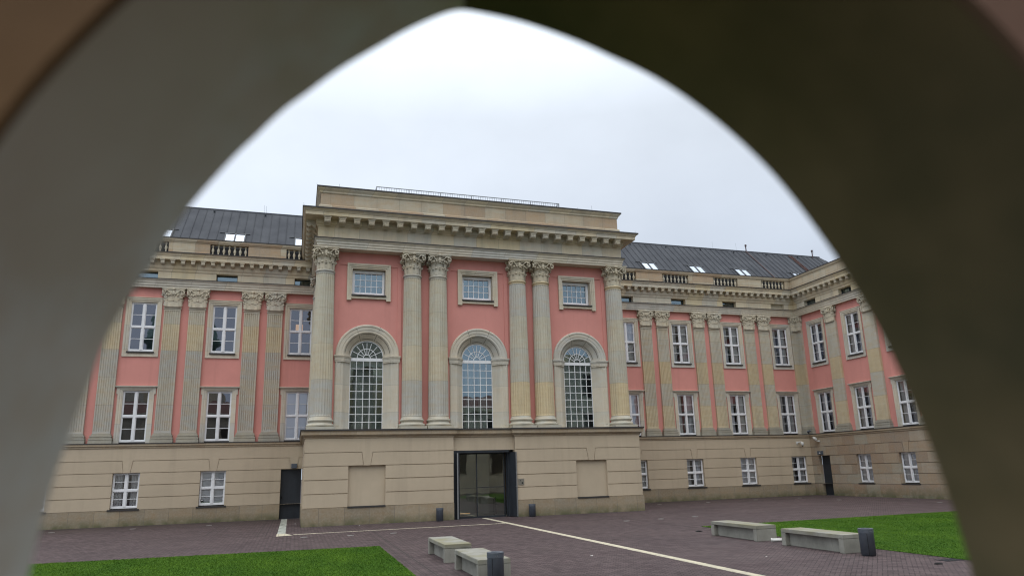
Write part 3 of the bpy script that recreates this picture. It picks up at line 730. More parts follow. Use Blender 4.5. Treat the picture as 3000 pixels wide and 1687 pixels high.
for x in (32.2, 40.5):
    g = MB(); zt = 24.15; yy = 13.7
    g.tube([(x, yy, zt-.2), (x, yy, zt+.62)], .055, 8); g.tube([(x, yy, zt+.56), (x, yy, zt+.74)], .10, 8)
    if x < 35: g.tube([rp(x, SL-.2, .07), rp(x, .1, .07)], .05, 6)
    g.obj('vent_pipe', mat('vent_pipe_paint', (.09, .06, .06), .6)[0] if x < 35 else bpy.data.materials['vent_pipe_paint'], pal)
g = MB(); rbox(g, 37.3, 37.36, .3, SL-.3, .03, .09); rbox(g, 37.6, 37.66, .3, SL-.3, .03, .09)
s_ = .5
while s_ < SL-.3: rbox(g, 37.36, 37.6, s_, s_+.04, .04, .08); s_ += .28
g.obj('roof_ladder', mat('ladder_rust', (.10, .045, .035), .7)[0], pal)
g = MB()
for x, y, z, h in ((-14.6, 13.9, 24.2, .75), (-14.45, 13.9, 24.2, .7), (28.4, 13.9, 24.2, .85), (31.2, 13.9, 24.2, .85), (40.9, 13.9, 24.2, 1.0), (-10.7, -.55, 20.9, .25), (-9.3, -.5, 20.9, .35), (-11.45, -1.4, 19.15, .25), (8.5, -.5, 20.9, .5), (7.4, -.5, 20.9, .25), (11.4, -1.4, 19.15, .25), (9.7, -1.2, 19.15, .15)):
    g.tube([(x, y, z), (x-.04, y, z+h)], .009, 4)
g.obj('lightning_rod', M['edge_steel'], pal)

# ---- central pavilion ----------------------------------------------
SWX = (-7.25, 0, 7.25); D = -.25
rects = [(c-1.98, c+1.98, 5.4, 12.13) for c in SWX]+[(c-1.12, c+1.12, 14.1, 15.85) for c in SWX]
g = MB(); g.wall(-9.75, 9.75, 5.4, 16.95, rects, D, .5)
for c in SWX:
    n = 20
    for k in range(n):
        a0, a1 = PI*k/n, PI*(k+1)/n
        x0, z0, x1, z1 = c+1.98*math.cos(a0), 10.15+1.98*math.sin(a0), c+1.98*math.cos(a1), 10.15+1.98*math.sin(a1)
        g.add([(x0, -D, z0), (x0, -D, 12.13), (x1, -D, 12.13), (x1, -D, z1)], [(0, 1, 2, 3)])
for s_ in (-1, 1): g.add([(s_*9.75, -D, 5.4), (s_*9.75, 9.2, 5.4), (s_*9.75, 9.2, 16.95), (s_*9.75, -D, 16.95)], [(0, 1, 2, 3)])
o = g.obj('pavilion_wall', M['pink'], pal, fix=False)
g = MB()        # raised plaster borders that frame the bays
for a, b in ((-9.4, -5.15), (-2.1, 2.1), (5.15, 9.4)):
    g.box(a, b, D, D+.05, 16.05, 16.9)
    for q in (a, b-.26 if b > 0 or a < -5 else b-.26): g.box(q, q+.26, D, D+.05, 5.5, 16.048)
g.obj('plaster_border', M['pink'], pal)
# arch surrounds and windows
def arch_sweep(g, prof, z0, zc):
    P = [(-1, 0, z0), (-1, 0, zc)]+[(math.cos(PI-PI*k/28), math.sin(PI-PI*k/28), zc) for k in range(1, 28)]+[(1, 0, zc), (1, 0, z0)]
    n = len(prof); vs = [(r_*p[0], -d, p[2]+r_*p[1]) for p in P for r_, d in prof]
    g.add(vs, [(k*n+i, (k+1)*n+i, (k+1)*n+(i+1) % n, k*n+(i+1) % n) for k in range(len(P)-1) for i in range(n)]+[list(range(n)), [(len(P)-1)*n+i for i in range(n)]])
g = MB(); arch_sweep(g, [(1.985, -.45), (1.985, -.17), (1.93, -.12), (1.86, -.12), (1.82, -.155), (1.64, -.165), (1.62, -.19), (1.50, -.19), (1.47, -.22), (1.06, -.69), (1.04, -.69), (1.04, -.80), (1.6, -.80)], 5.45, 10.15)
for s_ in (-1, 1):
    for z0, z1, e in ((9.72, 9.80, .02), (9.80, 9.98, .035), (9.98, 10.06, .06), (10.06, 10.13, .09)):
        pl = [(1.985+e, -.45), (1.985+e, -.12+e), (1.46-e*.3, -.12+e), (1.04-e*.75, -.62+e*.3), (1.04-e*.75, -.69), (1.3, -.74)]
        n = len(pl); g.add([(s_*x, -d, z) for z in (z0, z1) for x, d in pl], [list(range(n)), list(range(n, 2*n))]+[(i, (i+1) % n, n+(i+1) % n, n+i) for i in range(n)])
    g.box(s_*1.80-.13, s_*1.80+.13, -.2, -.145, 5.75, 9.55)        # raised panel on the pilaster strip
a0, a1 = R(73), R(107)         # keystone
for r0_, r1_, d0_, d1_ in ((1.5, 1.99, -.3, -.10),):
    k0 = [(r0_*math.cos(a0), 10.15+r0_*math.sin(a0)), (r1_*math.cos(a0), 10.15+r1_*math.sin(a0))]
    # joints beside the keystone
for aa in (R(67), R(113)):
    c_, s_2 = math.cos(aa), math.sin(aa)
    vs = []
    for r_, d in ((1.08, -.655), (1.47, -.205), (1.98, -.11)):
        for q in (-.014, .014): vs.append((r_*c_-q*s_2, -d, 10.15+r_*s_2+q*c_))
    g.mi = 1; g.add(vs, [(0, 2, 3, 1), (2, 4, 5, 3)]); g.mi = 0
n = 14; vs = []            # sunk panel edge lines on the splay, left, crown, right
for a_s, a_e in ((R(118), R(172)), (R(72), R(108)), (R(8), R(62))):
    for rr_, dd_ in ((1.40, -.285), (1.13, -.595)):
        vs = []
        for k in range(n+1):
            a = a_s+(a_e-a_s)*k/n
            for q in (-.012, .012): vs.append(((rr_+q)*math.cos(a), -(dd_+q*1.15+.012), 10.15+(rr_+q)*math.sin(a)))
        g.mi = 1; g.add(vs, [(2*k, 2*k+1, 2*k+3, 2*k+2) for k in range(n)]); g.mi = 0
sur_me = g.mesh('arch_surround', [M['frame_stone'], mat('joint_line', (.16, .15, .12))[0]])
g = MB(); z0, zt_, hw = 5.5, 9.86, 1.045      # white frame, fanlight, 5 x 9 lights
g.box(-hw, -hw+.045, -.78, -.72, z0, 10.15); g.box(hw-.045, hw, -.78, -.72, z0, 10.15); g.box(-hw+.045, hw-.045, -.80, -.69, zt_, zt_+.2); g.box(-hw+.045, hw-.045, -.78, -.72, z0, z0+.05)
for k in range(1, 5): x = -hw+2*hw*k/5; g.box(x-.019, x+.019, -.775, -.72, z0+.05, zt_)
for k in range(1, 9):
    z = z0+.05+(zt_-z0-.05)*k/9
    for j in range(5): a = -hw+2*hw*j/5+(.045 if j == 0 else .019); b = -hw+2*hw*(j+1)/5-(.045 if j == 4 else .019); g.box(a, b, -.77, -.722, z-.019, z+.019)
def arc(g, r_, w, a_s, a_e, zc, n=24, d0=-.775, d1=-.72):
    vs = []
    for k in range(n+1):
        a = a_s+(a_e-a_s)*k/n
        for rr_ in (r_-w/2, r_+w/2):
            for d in (d0, d1): vs.append((rr_*math.cos(a), -d, zc+rr_*math.sin(a)))
    g.add(vs, [f for k in range(n) for f in ((4*k, 4*k+2, 4*k+6, 4*k+4), (4*k+1, 4*k+5, 4*k+7, 4*k+3), (4*k, 4*k+4, 4*k+5, 4*k+1), (4*k+2, 4*k+3, 4*k+7, 4*k+6))])
zc = zt_+.2; arc(g, 1.02, .05, R(4), R(176), 10.13); arc(g, .60, .038, 0, PI, zc, d0=-.77, d1=-.723); arc(g, .22, .038, 0, PI, zc, d0=-.77, d1=-.723)
for k in range(1, 8) if 0 else (26, 50, 73, 90, 107, 130, 154):
    a = R(k); c_, s_2 = math.cos(a), math.sin(a); vs = []
    for r_ in (.22, 1.01):
        for q in (-.018, .018):
            for d in (-.765, -.726): vs.append((r_*c_-q*s_2, -d, zc+r_*s_2*.985+q*c_))
    g.add(vs, [(0, 2, 6, 4), (1, 5, 7, 3), (0, 4, 5, 1), (2, 3, 7, 6)])
af_me = g.mesh('arch_frame', M['white'])
g = MB(); n = 24; vs = [(1.04*math.cos(PI*k/n), .76, 10.14+1.02*math.sin(PI*k/n)) for k in range(n+1)]; vs += [(-1.04, .76, 5.5), (1.04, .76, 5.5)]; g.add(vs, [list(range(len(vs)))])
ap_me = g.mesh('arch_pane', M['blueglass'], fix=False)
g = MB()
for x in (-.7, .15):     # grey net curtain behind the lower half
    vs = []
    for k in range(13): vs += [(x+k*.05, 1.15+.04*math.sin(k*1.7), 5.5), (x+k*.05, 1.15+.04*math.sin(k*1.7), 9.6)]
    g.add(vs, [(2*k, 2*k+2, 2*k+3, 2*k+1) for k in range(12)])
ac_me = g.mesh('arch_curtain', mat('net_curtain', (.5, .5, .48), .9)[0], fix=False)
ar_me = room(2.2, 5.4, 11.4, M['room'], 'arch_room', 2.6)
for c in SWX:
    w = place('arched_window', af_me, pal, (c, 0, 0)); place('surround', sur_me, w); place('pane', ap_me, w); place('curtain', ac_me, w); place('interior', ar_me, w, (0, .75, 0))
# small square windows
g = MB()
ring(g, 1.385, 1.27, 13.82, 16.15, 13.95, 16.03, -.35, -.10); ring(g, 1.27, 1.16, 13.95, 16.03, 14.06, 15.93, -.35, -.14); ring(g, 1.16, 1.06, 14.06, 15.93, 14.06, 15.83, -.74, -.19)
g.box(-1.385, -1.10, -.35, -.095, 13.70, 13.818); g.box(1.10, 1.385, -.35, -.095, 13.70, 13.818)
sq_me = g.mesh('square_surround', M['frame_stone'])
g = MB(); g.box(-1.10, 1.10, -.70, -.05, 14.02, 14.075); g.box(-1.10, 1.10, -.06, -.03, 13.98, 14.02); sqs_me = g.mesh('square_sill', M['lead'])
g = MB(); a, b, z0, z1 = -1.02, 1.02, 14.18, 15.76
ring(g, 1.03, .93, z0-.02, z1+.02, z0+.10, z1-.10, -.72, -.54)
ring(g, .93, .88, z0+.10, z1-.10, z0+.15, z1-.15, -.72, -.58)
for k in range(1, 5): x = -.88+1.76*k/5; g.box(x-.019, x+.019, -.72, -.66, z0+.15, z1-.14)
for k in range(1, 3):
    z = z0+.15+(z1-z0-.29)*k/3
    for j in range(5): aa = -.88+1.76*j/5+(.0 if j == 0 else .019); bb = -.88+1.76*(j+1)/5-(0 if j == 4 else .019); g.box(aa, bb, -.715, -.665, z-.019, z+.019)
sf_me = g.mesh('square_frame', M['white']); sp_me = quad(-.92, .92, z0+.1, z1-.1, -.70, M['blueglass'], 'square_pane'); sr_me = room(1.9, 14.2, 15.7, M['room'], 'square_room', 1.6)
for c in SWX:
    w = place('small_window', sf_me, pal, (c, 0, 0)); place('surround', sq_me, w); place('sill', sqs_me, w); place('pane', sp_me, w); place('interior', sr_me, w, (0, .68, 0))
# entablature and attic
EP = [(-10.55, 9.3), (-10.55, -.55), (10.55, -.55), (10.55, 9.3)]
g = MB(); g.sweep(EP, [(-1.1, 16.88), (0, 16.88), (0, 17.02), (.045, 17.025), (.045, 17.18), (.09, 17.185), (.09, 17.31), (.13, 17.34), (.20, 17.43), (.20, 17.47), (-.8, 17.50)]); g.obj('architrave', M['arch'], pal)
g = MB(); g.sweep(EP, [(-.5, 17.503), (.202, 17.473), (.202, 17.435), (.225, 17.435), (.225, 17.495), (-.5, 17.53)]); g.obj('flashing', M['lead'], pal)
g = MB(); g.sweep(EP, [(-.8, 17.504), (0, 17.504), (0, 18.25), (-.8, 18.25)], -.003); g.obj('frieze', M['entab'], pal)
g = MB(); g.sweep(EP, [(-.8, 18.25), (.03, 18.25), (.05, 18.30), (.05, 18.34), (.12, 18.40), (.15, 18.44), (.15, 18.72), (.80, 18.72), (.80, 18.93), (.84, 18.95), (.86, 19.0), (.90, 19.04), (.96, 19.12), (.97, 19.16), (-.8, 19.22)])
pc = g.obj('cornice', M['entab'], pal)
g = MB(); g.sweep(EP, [(-.6, 19.222), (.973, 19.163), (.973, 19.105), (.995, 19.105), (.995, 19.19), (-.6, 19.25)]); g.obj('flashing', M['lead'], pal)
g = MB()                # scrolled bracket
g.box(-.25, .25, .15, .74, 18.65, 18.718); g.box(-.22, .22, .15, .70, 18.60, 18.65)
pr = [(.15, 18.60), (.68, 18.60), (.70, 18.48), (.66, 18.36), (.57, 18.32), (.47, 18.37), (.38, 18.41), (.30, 18.34), (.22, 18.28), (.15, 18.28)]
n = len(pr); g.add([(x, -d, z) for x in (-.185, .185) for d, z in pr], [list(range(n)), list(range(n, 2*n))]+[(i, (i+1) % n, n+(i+1) % n, n+i) for i in range(n)])
for x in (-.15, -.09, -.03, .03, .09, .15): g.box(x-.02, x+.02, .69, .725, 18.52, 18.60)
g.box(-.13, .13, .68, .72, 18.40, 18.45); g.box(-.10, .10, .66, .70, 18.345, 18.37)
gm_me = g.mesh('pavilion_modillion', M['cap'])
for k in range(23): place('modillion', gm_me, pc, (-10.02+.911*k, -.55, 0))
for k in range(9):
    place('modillion', gm_me, pc, (-10.55, .0+.911*k, 0), R(-90+180)).rotation_euler.z = R(-90)
    pc.children[-1]
for o in pc.children:
    if abs(o.location.x+10.55) < .001 and o.location.y > -.3: o.rotation_euler.z = R(-90)
AP = [(-10.45, 9.3), (-10.45, -.45), (10.45, -.45), (10.45, 9.3)]
g = MB(); g.sweep(AP, [(-.6, 19.25), (.12, 19.25), (.12, 19.68), (.05, 19.755), (0, 19.76), (0, 20.55), (-.6, 20.55)]); g.obj('attic_wall', M['attic'], pal)
g = MB(); g.sweep(AP, [(-.6, 20.55), (.03, 20.55), (.07, 20.60), (.07, 20.66), (.14, 20.74), (.20, 20.80), (.24, 20.90), (.24, 20.93), (-.6, 20.95)]); g.obj('attic_cornice', M['entab'], pal)
g = MB(); g.sweep(AP, [(-.7, 20.953), (.243, 20.933), (.243, 20.885), (.27, 20.885), (.27, 20.975), (-.7, 20.995)]); g.obj('flashing', M['lead'], pal)
g = MB(); g.wbox(-10.0, 10.0, .1, 14, 20.7, 20.93); g.wbox(-9.7, 9.7, 1.0, 12, 16.96, 17.2); g.obj('flat_roof', M['zinc'], pal)
g = MB(); a, b, y0 = -6.74, 6.72, 1.5; zt_ = 22.19
g.wbox(a, b, y0-.03, y0+.03, zt_-.04, zt_); g.wbox(a, b, y0-.02, y0+.02, 21.32, 21.36); x = a
while x <= b+.01: g.wbox(x-.011, x+.011, y0-.012, y0+.012, 21.36, zt_-.04); x += (b-a)/78
x = a
while x <= b+.01: g.wbox(x-.03, x+.03, y0-.031, y0+.031, 20.9, zt_+.002); x += (b-a)/6
for q in (a, b):
    y = y0+.17
    g.wbox(q-.02, q+.02, y0+.04, 5, zt_-.04, zt_)
    while y < 5: g.wbox(q-.011, q+.011, y-.011, y+.011, 21.2, zt_-.04); y += .17
g.obj('roof_railing', M['edge_steel'], pal)
# pavilion ground floor
YP = -.856+.035; DP = -YP
g = MB()
BL = [-7.25, 7.25]
for a, b, c in ((-10.83, -2.0, -7.25), (2.0, 10.83, 7.25)):
    g.wall(a, b, 1.0, ZT, [(c-1.085, c+1.085, 1.0, 3.36)], DP, .16)
    courses(g, a, b, [(c-1.085, c+1.085, 1, 3.36)], [c], DP)
    g.box(c-1.085, c+1.085, DP-.20, DP-.14, 1.0, 3.36)
    g.add([(a, YP, 1), (a, 9, 1), (a, 9, ZT), (a, YP, ZT)], [(0, 1, 2, 3)]); g.add([(b, YP, 1), (b, 9, 1), (b, 9, ZT), (b, YP, ZT)], [(0, 1, 2, 3)])
for z0, z1 in zip(ROW+[ZT+GAP/2], (ROW+[ZT+GAP/2])[1:]):     # courses return along the side
    g.wbox(-10.865, -10.80, YP-.02, 8.33, z0+GAP/2, z1-GAP/2); g.wbox(10.80, 10.865, YP-.02, 8.33, z0+GAP/2, z1-GAP/2)
g.wbox(-2.0, 2.0, -.6, -.3, 4.13, ZT)
g.obj('ground_floor_wall', M['beige'], pal, fix=False)
g = MB()
for a, b in ((-10.90, -2.0), (2.0, 10.90)): g.wbox(a, b, -.925, -.4, 0, 1.0)
g.wbox(-10.90, -10.5, -.4, 8.3, 0, 1.0); g.wbox(10.5, 10.90, -.4, 8.3, 0, 1.0)
g.obj('plinth', M['plinth'], pal)
for c in BL:
    g = MB(); g.wbox(c-1.10, c+1.10, -.95, -.66, 1.002, 1.045); g.wbox(c-1.10, c+1.10, -.965, -.95, .96, 1.045); s_o = g.obj('sill', M['lead'], pal)
g = MB(); bp = [(-10.865, 8.4), (-10.865, -.856), (-2.0, -.856), (-2.0, -.62), (2.0, -.62), (2.0, -.856), (10.865, -.856), (10.865, 8.4)]
g.sweep(bp, [(-.4, 4.95), (.01, 4.95), (.05, 4.98), (.05, 5.03), (.09, 5.08), (.14, 5.10), (.14, 5.13), (.21, 5.16), (.21, 5.34), (.235, 5.37), (.25, 5.44), (-.4, 5.46)])
g.obj('base_cornice', M['cornstone'], pal)
g = MB(); g.sweep(bp, [(-.5, 5.462), (.253, 5.442), (.253, 5.395), (.275, 5.395), (.275, 5.485), (-.5, 5.50)]); g.obj('flashing', M['lead'], pal)
g = MB(); g.wbox(-10.6, 10.6, -.4, .6, 5.40, 5.498); g.wbox(-10.6, -9.7, .6, 8.6, 5.40, 5.498); g.wbox(9.7, 10.6, .6, 8.6, 5.40, 5.498); g.obj('ledge', M['sand'], pal)
# main entrance
g = MB()
g.wbox(-2.0, -1.58, -.59, .12, 0, 4.12); g.wbox(1.66, 2.0, -.30, .12, 0, 4.12); g.wbox(-1.58, 1.66, -.59, .12, 3.98, 4.12); g.obj('door_lining', M['steel'], pal)
def leafbox(p, q, th, z0, z1, name, m, par=pal):
    g = MB(); p = Vector(p); q = Vector(q); d = (q-p).normalized(); n = Vector((d.y, -d.x))*th/2
    c = [p+n, q+n, q-n, p-n]; g.add([(v.x, v.y, z) for z in (z0, z1) for v in c], [(0, 1, 2, 3), (4, 5, 6, 7), (0, 1, 5, 4), (1, 2, 6, 5), (2, 3, 7, 6), (3, 0, 4, 7)])
    return g.obj(name, m, par)
dl = leafbox((1.63, -.02), (2.03, -.93), .07, .03, 3.98, 'door', M['steel']); leafbox((2.03, -.935), (2.045, -.97), .075, .03, 3.98, 'edge_strip', M['edge_steel'], dl)
dl['label'] = 'black steel door leaf folded open at the right of the entrance'
g = MB(); g.box(1.955, 2.03, .95, 1.01, 1.85, 1.88); g.obj('handle', M['edge_steel'], dl)
dl = leafbox((-1.72, -.02), (-1.76, -.90), .07, .03, 3.98, 'door', M['steel']); leafbox((-1.76, -.905), (-1.765, -.94), .075, .03, 3.98, 'edge_strip', M['edge_steel'], dl)
g = MB(); g.wbox(-1.5, -1.44, -.03, .05, 0, 3.98); g.wbox(1.46, 1.52, -.03, .05, 0, 3.98); g.wbox(-.35, -.29, -.03, .05, 0, 3.98); g.wbox(-1.44, -.35, -.03, .05, 3.90, 3.98); g.wbox(-.29, 1.46, -.03, .05, 3.90, 3.98)
g.wbox(-1.44, -.35, -.03, .05, 0, .10); g.wbox(-.29, 1.46, -.03, .05, 0, .10); g.wbox(-.29, 1.46, -.025, .03, 1.82, 1.86); g.wbox(-1.44, -.35, -.02, .01, 1.80, 1.815)
gd = g.obj('glass_door', M['steel'], pal)
m, t, b = mat('door_glass_tint', (.5, .5, .5)); M['doorglass'] = glassmat('door_glass', (.92, .94, .90), .24, (.8, .85, .82))
place('pane', quad(-1.45, 1.47, .08, 3.92, -.0, M['doorglass'], 'door_pane'), gd)
g = MB(); lob = [(-3, .15), (3, .15)]
V = [(x, y, z) for z in (0.01, 4.4) for y in (.13, 5.5) for x in (-3.2, 3.2)]; g.add(V, [(0, 1, 3, 2), (4, 6, 7, 5), (2, 3, 7, 6), (0, 2, 6, 4), (1, 5, 7, 3)])
g.wbox(-2.4, -1.6, 4.6, 5.3, 0, 4.3); g.wbox(.9, 1.7, 4.6, 5.3, 0, 4.3)
g.obj('lobby', mat('lobby_wall', (.55, .55, .48), .8)[0], pal, fix=False)
g = MB(); g.wbox(-1.05, -.30, 2.0, 2.05, .16, .20); g.obj('floor_light', M['glow'], pal)
g = MB(); g.tube([(1.05, 1.0, .05), (1.05, 1.0, 1.05), (1.35, 1.6, 1.15), (1.35, 1.6, .1)], .03, 6); g.obj('handrail', M['hole'], pal)
# service doors in the wings
g = MB(); g.wbox(-12.27, -10.90, 8.62, 8.68, 0.01, 3.2); g.wbox(-12.27, -10.90, 8.58, 8.62, 3.2, 3.36); d_ = g.obj('door', M['steel'], pal); d_['label'] = 'plain black steel door beside the pavilion'
g = MB(); g.wbox(-12.2, -12.12, 8.56, 8.62, 1.35, 1.52); g.obj('handle', M['hole'], d_)
g = MB(); g.wbox(32.98, 33.04, 6.15, 7.45, 0.01, 3.36); d_ = g.obj('door', M['steel'], pal); d_['label'] = 'black steel door in the stone side wing'
g = MB(); g.wbox(32.95, 32.98, 6.3, 6.36, 1.2, 1.4); g.obj('handle', M['edge_steel'], d_)

# ================================================================== things on the walls
g = MB(); g.wbox(-11.60, -11.22, 8.02, 8.33, 3.42, 3.72); g.wbox(-11.56, -11.26, 8.05, 8.30, 3.40, 3.418)
tag(g.obj('wall_lamp', M['bin']), 'small dark box lamp above the black door beside the pavilion', 'wall lamp', 'wall lamps')
g = MB(); g.wbox(32.35, 32.65, 6.85, 7.25, 3.46, 3.76); g.wbox(32.38, 32.62, 6.88, 7.22, 3.44, 3.458)
wl = tag(g.obj('wall_lamp', M['bin']), 'dark box lamp above the door of the stone side wing', 'wall lamp', 'wall lamps')
g = MB(); g.tube([(32.34, 6.90, 3.58), (32.27, 6.90, 3.58)], .05, 8); g.obj('sensor', M['white'], wl)
m, t, b = mat('camera_white', (.62, .62, .58), .4); M['camw'] = m
t_ = thing('security_camera', 'white dome camera on a short arm on the beige wall near the corner', 'security camera', (31.5, 8.3, 4.45))
g = MB(); g.tube([(-.28, .02, .10), (-.12, -.12, .16), (0, -.30, .14)], .045, 8); g.wbox(-.36, -.2, -.04, .03, -.02, .2); g.obj('arm', M['camw'], t_)
g = MB(); g.smooth = True; g.lathe([(.02, .14), (.11, .12), (.14, .03), (.13, -.06), (.11, -.12), (.06, -.18), (.01, -.2)], 14, (0, -.33)); g.obj('dome', M['camw'], t_)
g = MB(); g.smooth = True; g.lathe([(.01, -.24), (.05, -.23), (.075, -.19), (.07, -.15)], 12, (0, -.33)); g.obj('lens', M['hole'], t_)
t_ = thing('security_camera', 'white tube camera above the dark lamp on the stone side wing', 'security camera', (32.6, 7.2, 4.75))
g = MB(); g.tube([(.03, 0, -.12), (-.15, .02, -.14), (-.28, .02, .0)], .04, 6); g.wbox(-.02, .05, -.09, .09, -.2, -.04); g.obj('arm', M['camw'], t_)
g = MB(); g.tube([(-.18, .32, .12), (-.42, -.18, .0)], .10, 10); g.tube([(-.16, .36, .19), (-.46, -.26, .06)], .11, 4); g.obj('housing', M['camw'], t_)
t_ = thing('floodlight', 'small dark floodlight standing on the ledge in the wing corner', 'floodlight', (32.55, 8.25, 5.33))
g = MB(); g.wbox(-.05, .05, -.05, .05, 0, .14); g.tube([(-.18, -.1, .16), (.18, .1, .16)], .025, 6); g.obj('bracket', M['steel'], t_)
g = MB(); g.tube([(-.12, .04, .16), (.07, -.14, .24)], .08, 8); g.tube([(.06, -.13, .235), (.10, -.16, .25)], .09, 8); g.obj('head', M['bin'], t_)
t_ = thing('intercom_panel', 'square metal intercom plate to the right of the entrance', 'intercom', (2.345, -.875, 2.125))
g = MB(); g.box(-.19, .19, -.02, .03, -.19, .19); g.obj('plate', mat('intercom_metal', (.27, .25, .21), .4, .5, .5)[0], t_)
g = MB(); g.box(.03, .12, .03, .04, -.12, -.03); g.obj('reader', M['hole'], t_)
g = MB(); g.tube([(-.05, -.028, .07), (-.05, -.045, .07)], .028, 8); g.obj('button', M['hole'], t_)
g = MB(); g.box(-.13, .13, -8.345, -8.335, 1.50, 1.72); hp = g.obj('wall_hatch', M['beige_deep']); hp.location = (-12.85, 0, 0); tag(hp, 'faint square hatch in the plaster left of the black door', 'hatch')

# ---- bins ----------------------------------------------------------
def bin_(x, y, h, label, group):
    t_ = thing('litter_bin', label, 'litter bin', (x, y, 0), group)
    r_ = .21
    g = MB(); g.smooth = True; g.lathe([(.19, .0), (.19, .035), (r_, .04), (r_, h-.13), (r_+.002, h-.125)], 32); g.obj('body', M['bin'], t_)
    g = MB(); g.smooth = False; g.lathe([(r_+.007, h-.13), (r_+.007, h-.004), (r_-.002, h), (.13, h-.004), (.12, h-.03), (.12, h-.06), (.0, h-.06)], 32)
    g.wbox(-.215, -.205, -.02, .02, h-.05, h-.03); g.obj('rim', M['bin'], t_)
    g = MB(); g.lathe([(.119, h-.028), (.119, h-.027), (0, h-.0269)], 24); g.obj('opening', M['hole'], t_)
    g = MB()
    for k in range(2): g.tube([(-.05+.045*k, -r_-.004, h-.075), (-.05+.045*k, -r_-.012, h-.075)], .009, 6)
    g.obj('screw', M['edge_steel'], t_)
    g = MB(); a = R(232); g.tube([((r_+.002)*math.cos(a), (r_+.002)*math.sin(a), .05), ((r_+.002)*math.cos(a), (r_+.002)*math.sin(a), h-.14)], .006, 5); g.obj('seam', M['hole'], t_)
bin_(-2.97, -1.30, .76, 'slim round grey bin against the wall left of the entrance', 'grey round bins')
bin_(2.88, -1.30, .76, 'slim round grey bin against the wall right of the entrance', 'grey round bins')
bin_(-6.39, -25.52, .79, 'round blue-grey bin at the end of the nearest left bench', 'grey round bins')
bin_(5.32, -25.58, .79, 'round blue-grey bin at the near end of the right benches, before the lawn', 'grey round bins')

# ---- benches -------------------------------------------------------
def bench(x0, x1, y0, y1, h, label):
    """cast concrete: thick end blocks, slab seat, set-back web between them"""
    g = MB()
    cx, cy = (x0+x1)/2, (y0+y1)/2; t_ = thing('concrete_bench', label, 'bench', (cx, cy, 0), 'concrete benches')
    X, Y = (x1-x0)/2, (y1-y0)/2
    b = bmesh.new()
    def bx(a, c, d, e, z0, z1):
        r_ = bmesh.ops.create_cube(b, size=1)
        for v in r_['verts']: v.co = Vector(((a+c)/2+v.co.x*(c-a), (d+e)/2+v.co.y*(e-d), (z0+z1)/2+v.co.z*(z1-z0)))
    def fin(name):
        nonlocal b
        bmesh.ops.bevel(b, geom=b.edges[:], offset=.012, segments=2, affect='EDGES')
        me = bpy.data.meshes.new(name); b.to_mesh(me); b.free(); me.materials.append(M['concrete'])
        o = bpy.data.objects.new(name, me); COL.objects.link(o); o.parent = t_; b = bmesh.new(); return o
    bx(-X, X, -Y, Y, h-.125, h); fin('seat')
    bx(-X, X, -Y, -Y+.22, 0, h-.115); fin('end_block')
    bx(-X, X, Y-.22, Y, 0, h-.115); fin('end_block')
    bx(-X+.17, X-.17, -Y+.21, Y-.21, 0, h-.115); fin('web'); b.free()
bench(5.06, 5.92, -20.60, -17.60, .56, 'grey concrete bench at right, the farther one beside the paper cup')
bench(5.04, 5.90, -24.92, -21.98, .56, 'grey concrete bench at right with the bin at its near end')
bench(-6.70, -5.82, -20.70, -17.80, .56, 'grey concrete bench at left, the one nearer the entrance, mossy top')
bench(-6.72, -5.84, -25.05, -22.20, .56, 'mossy concrete bench at left, cut off by the bottom edge behind the bin')

# ---- small things on the paving ------------------------------------
t_ = thing('paper_cup', 'white paper cup lying on its side between the two right benches', 'cup', (5.58, -21.05, .0))
g = MB(); g.smooth = True; g.tube([(-.16, .10, .065), (.20, -.08, .07)], .065, 14, .055); g.obj('cup_body', M['camw'], t_)
g = MB(); g.smooth = True; g.tube([(-.185, .112, .065), (-.155, .097, .066)], .073, 14); g.obj('lid', M['camw'], t_)
for i, (x, y) in enumerate(((-10.81, -7.73), (-8.69, -8.15), (-6.63, -8.12), (5.84, -8.31), (7.99, -8.2), (10.3, -7.92), (15.2, 4.9), (19.48, 4.93), (24.11, 5.3), (28.2, 5.1), (29.5, -6.8), (27.9, .42), (-24.96, 5.3), (-20.63, 5.2), (-16.33, 4.95))):
    lab = ('round ground light before the pavilion, leftmost of the six in the row', 'round ground light before the pavilion, second from the left in the row', 'round ground light before the pavilion, third from the left in the row',
           'round ground light before the pavilion, first in the row right of the guide strip', 'round ground light in the row, second to the right of the main guide strip', 'round ground light in the row, rightmost, third beyond the guide strip',
           'round ground light by the right wing, close beside the pavilion corner', 'round ground light by the right wing, second from the pavilion', 'round ground light by the right wing, third from the pavilion', 'round ground light by the right wing, nearest the corner with the side wing',
           'round ground light out before the stone side wing, beside the lawn end', 'round ground light before the black door of the stone side wing', 'round ground light by the left wing, leftmost, beside the gate edge', 'round ground light by the left wing, middle of three', 'round ground light by the left wing, nearest the black door')[i]
    t_ = thing('ground_light', lab, 'ground light', (x, y, 0), 'ground lights set in the court paving')
    g = MB(); g.lathe([(.17, .001), (.17, .011), (.145, .013), (.145, .006)], 20); g.obj('ring', mat('light_ring', (.36, .35, .33), .35, .5, .3)[0] if i == 0 else bpy.data.materials['light_ring'], t_)
    g = MB(); g.lathe([(.144, .001), (.144, .008), (.0, .0081)], 20); g.obj('lens', M['edge_steel'], t_)
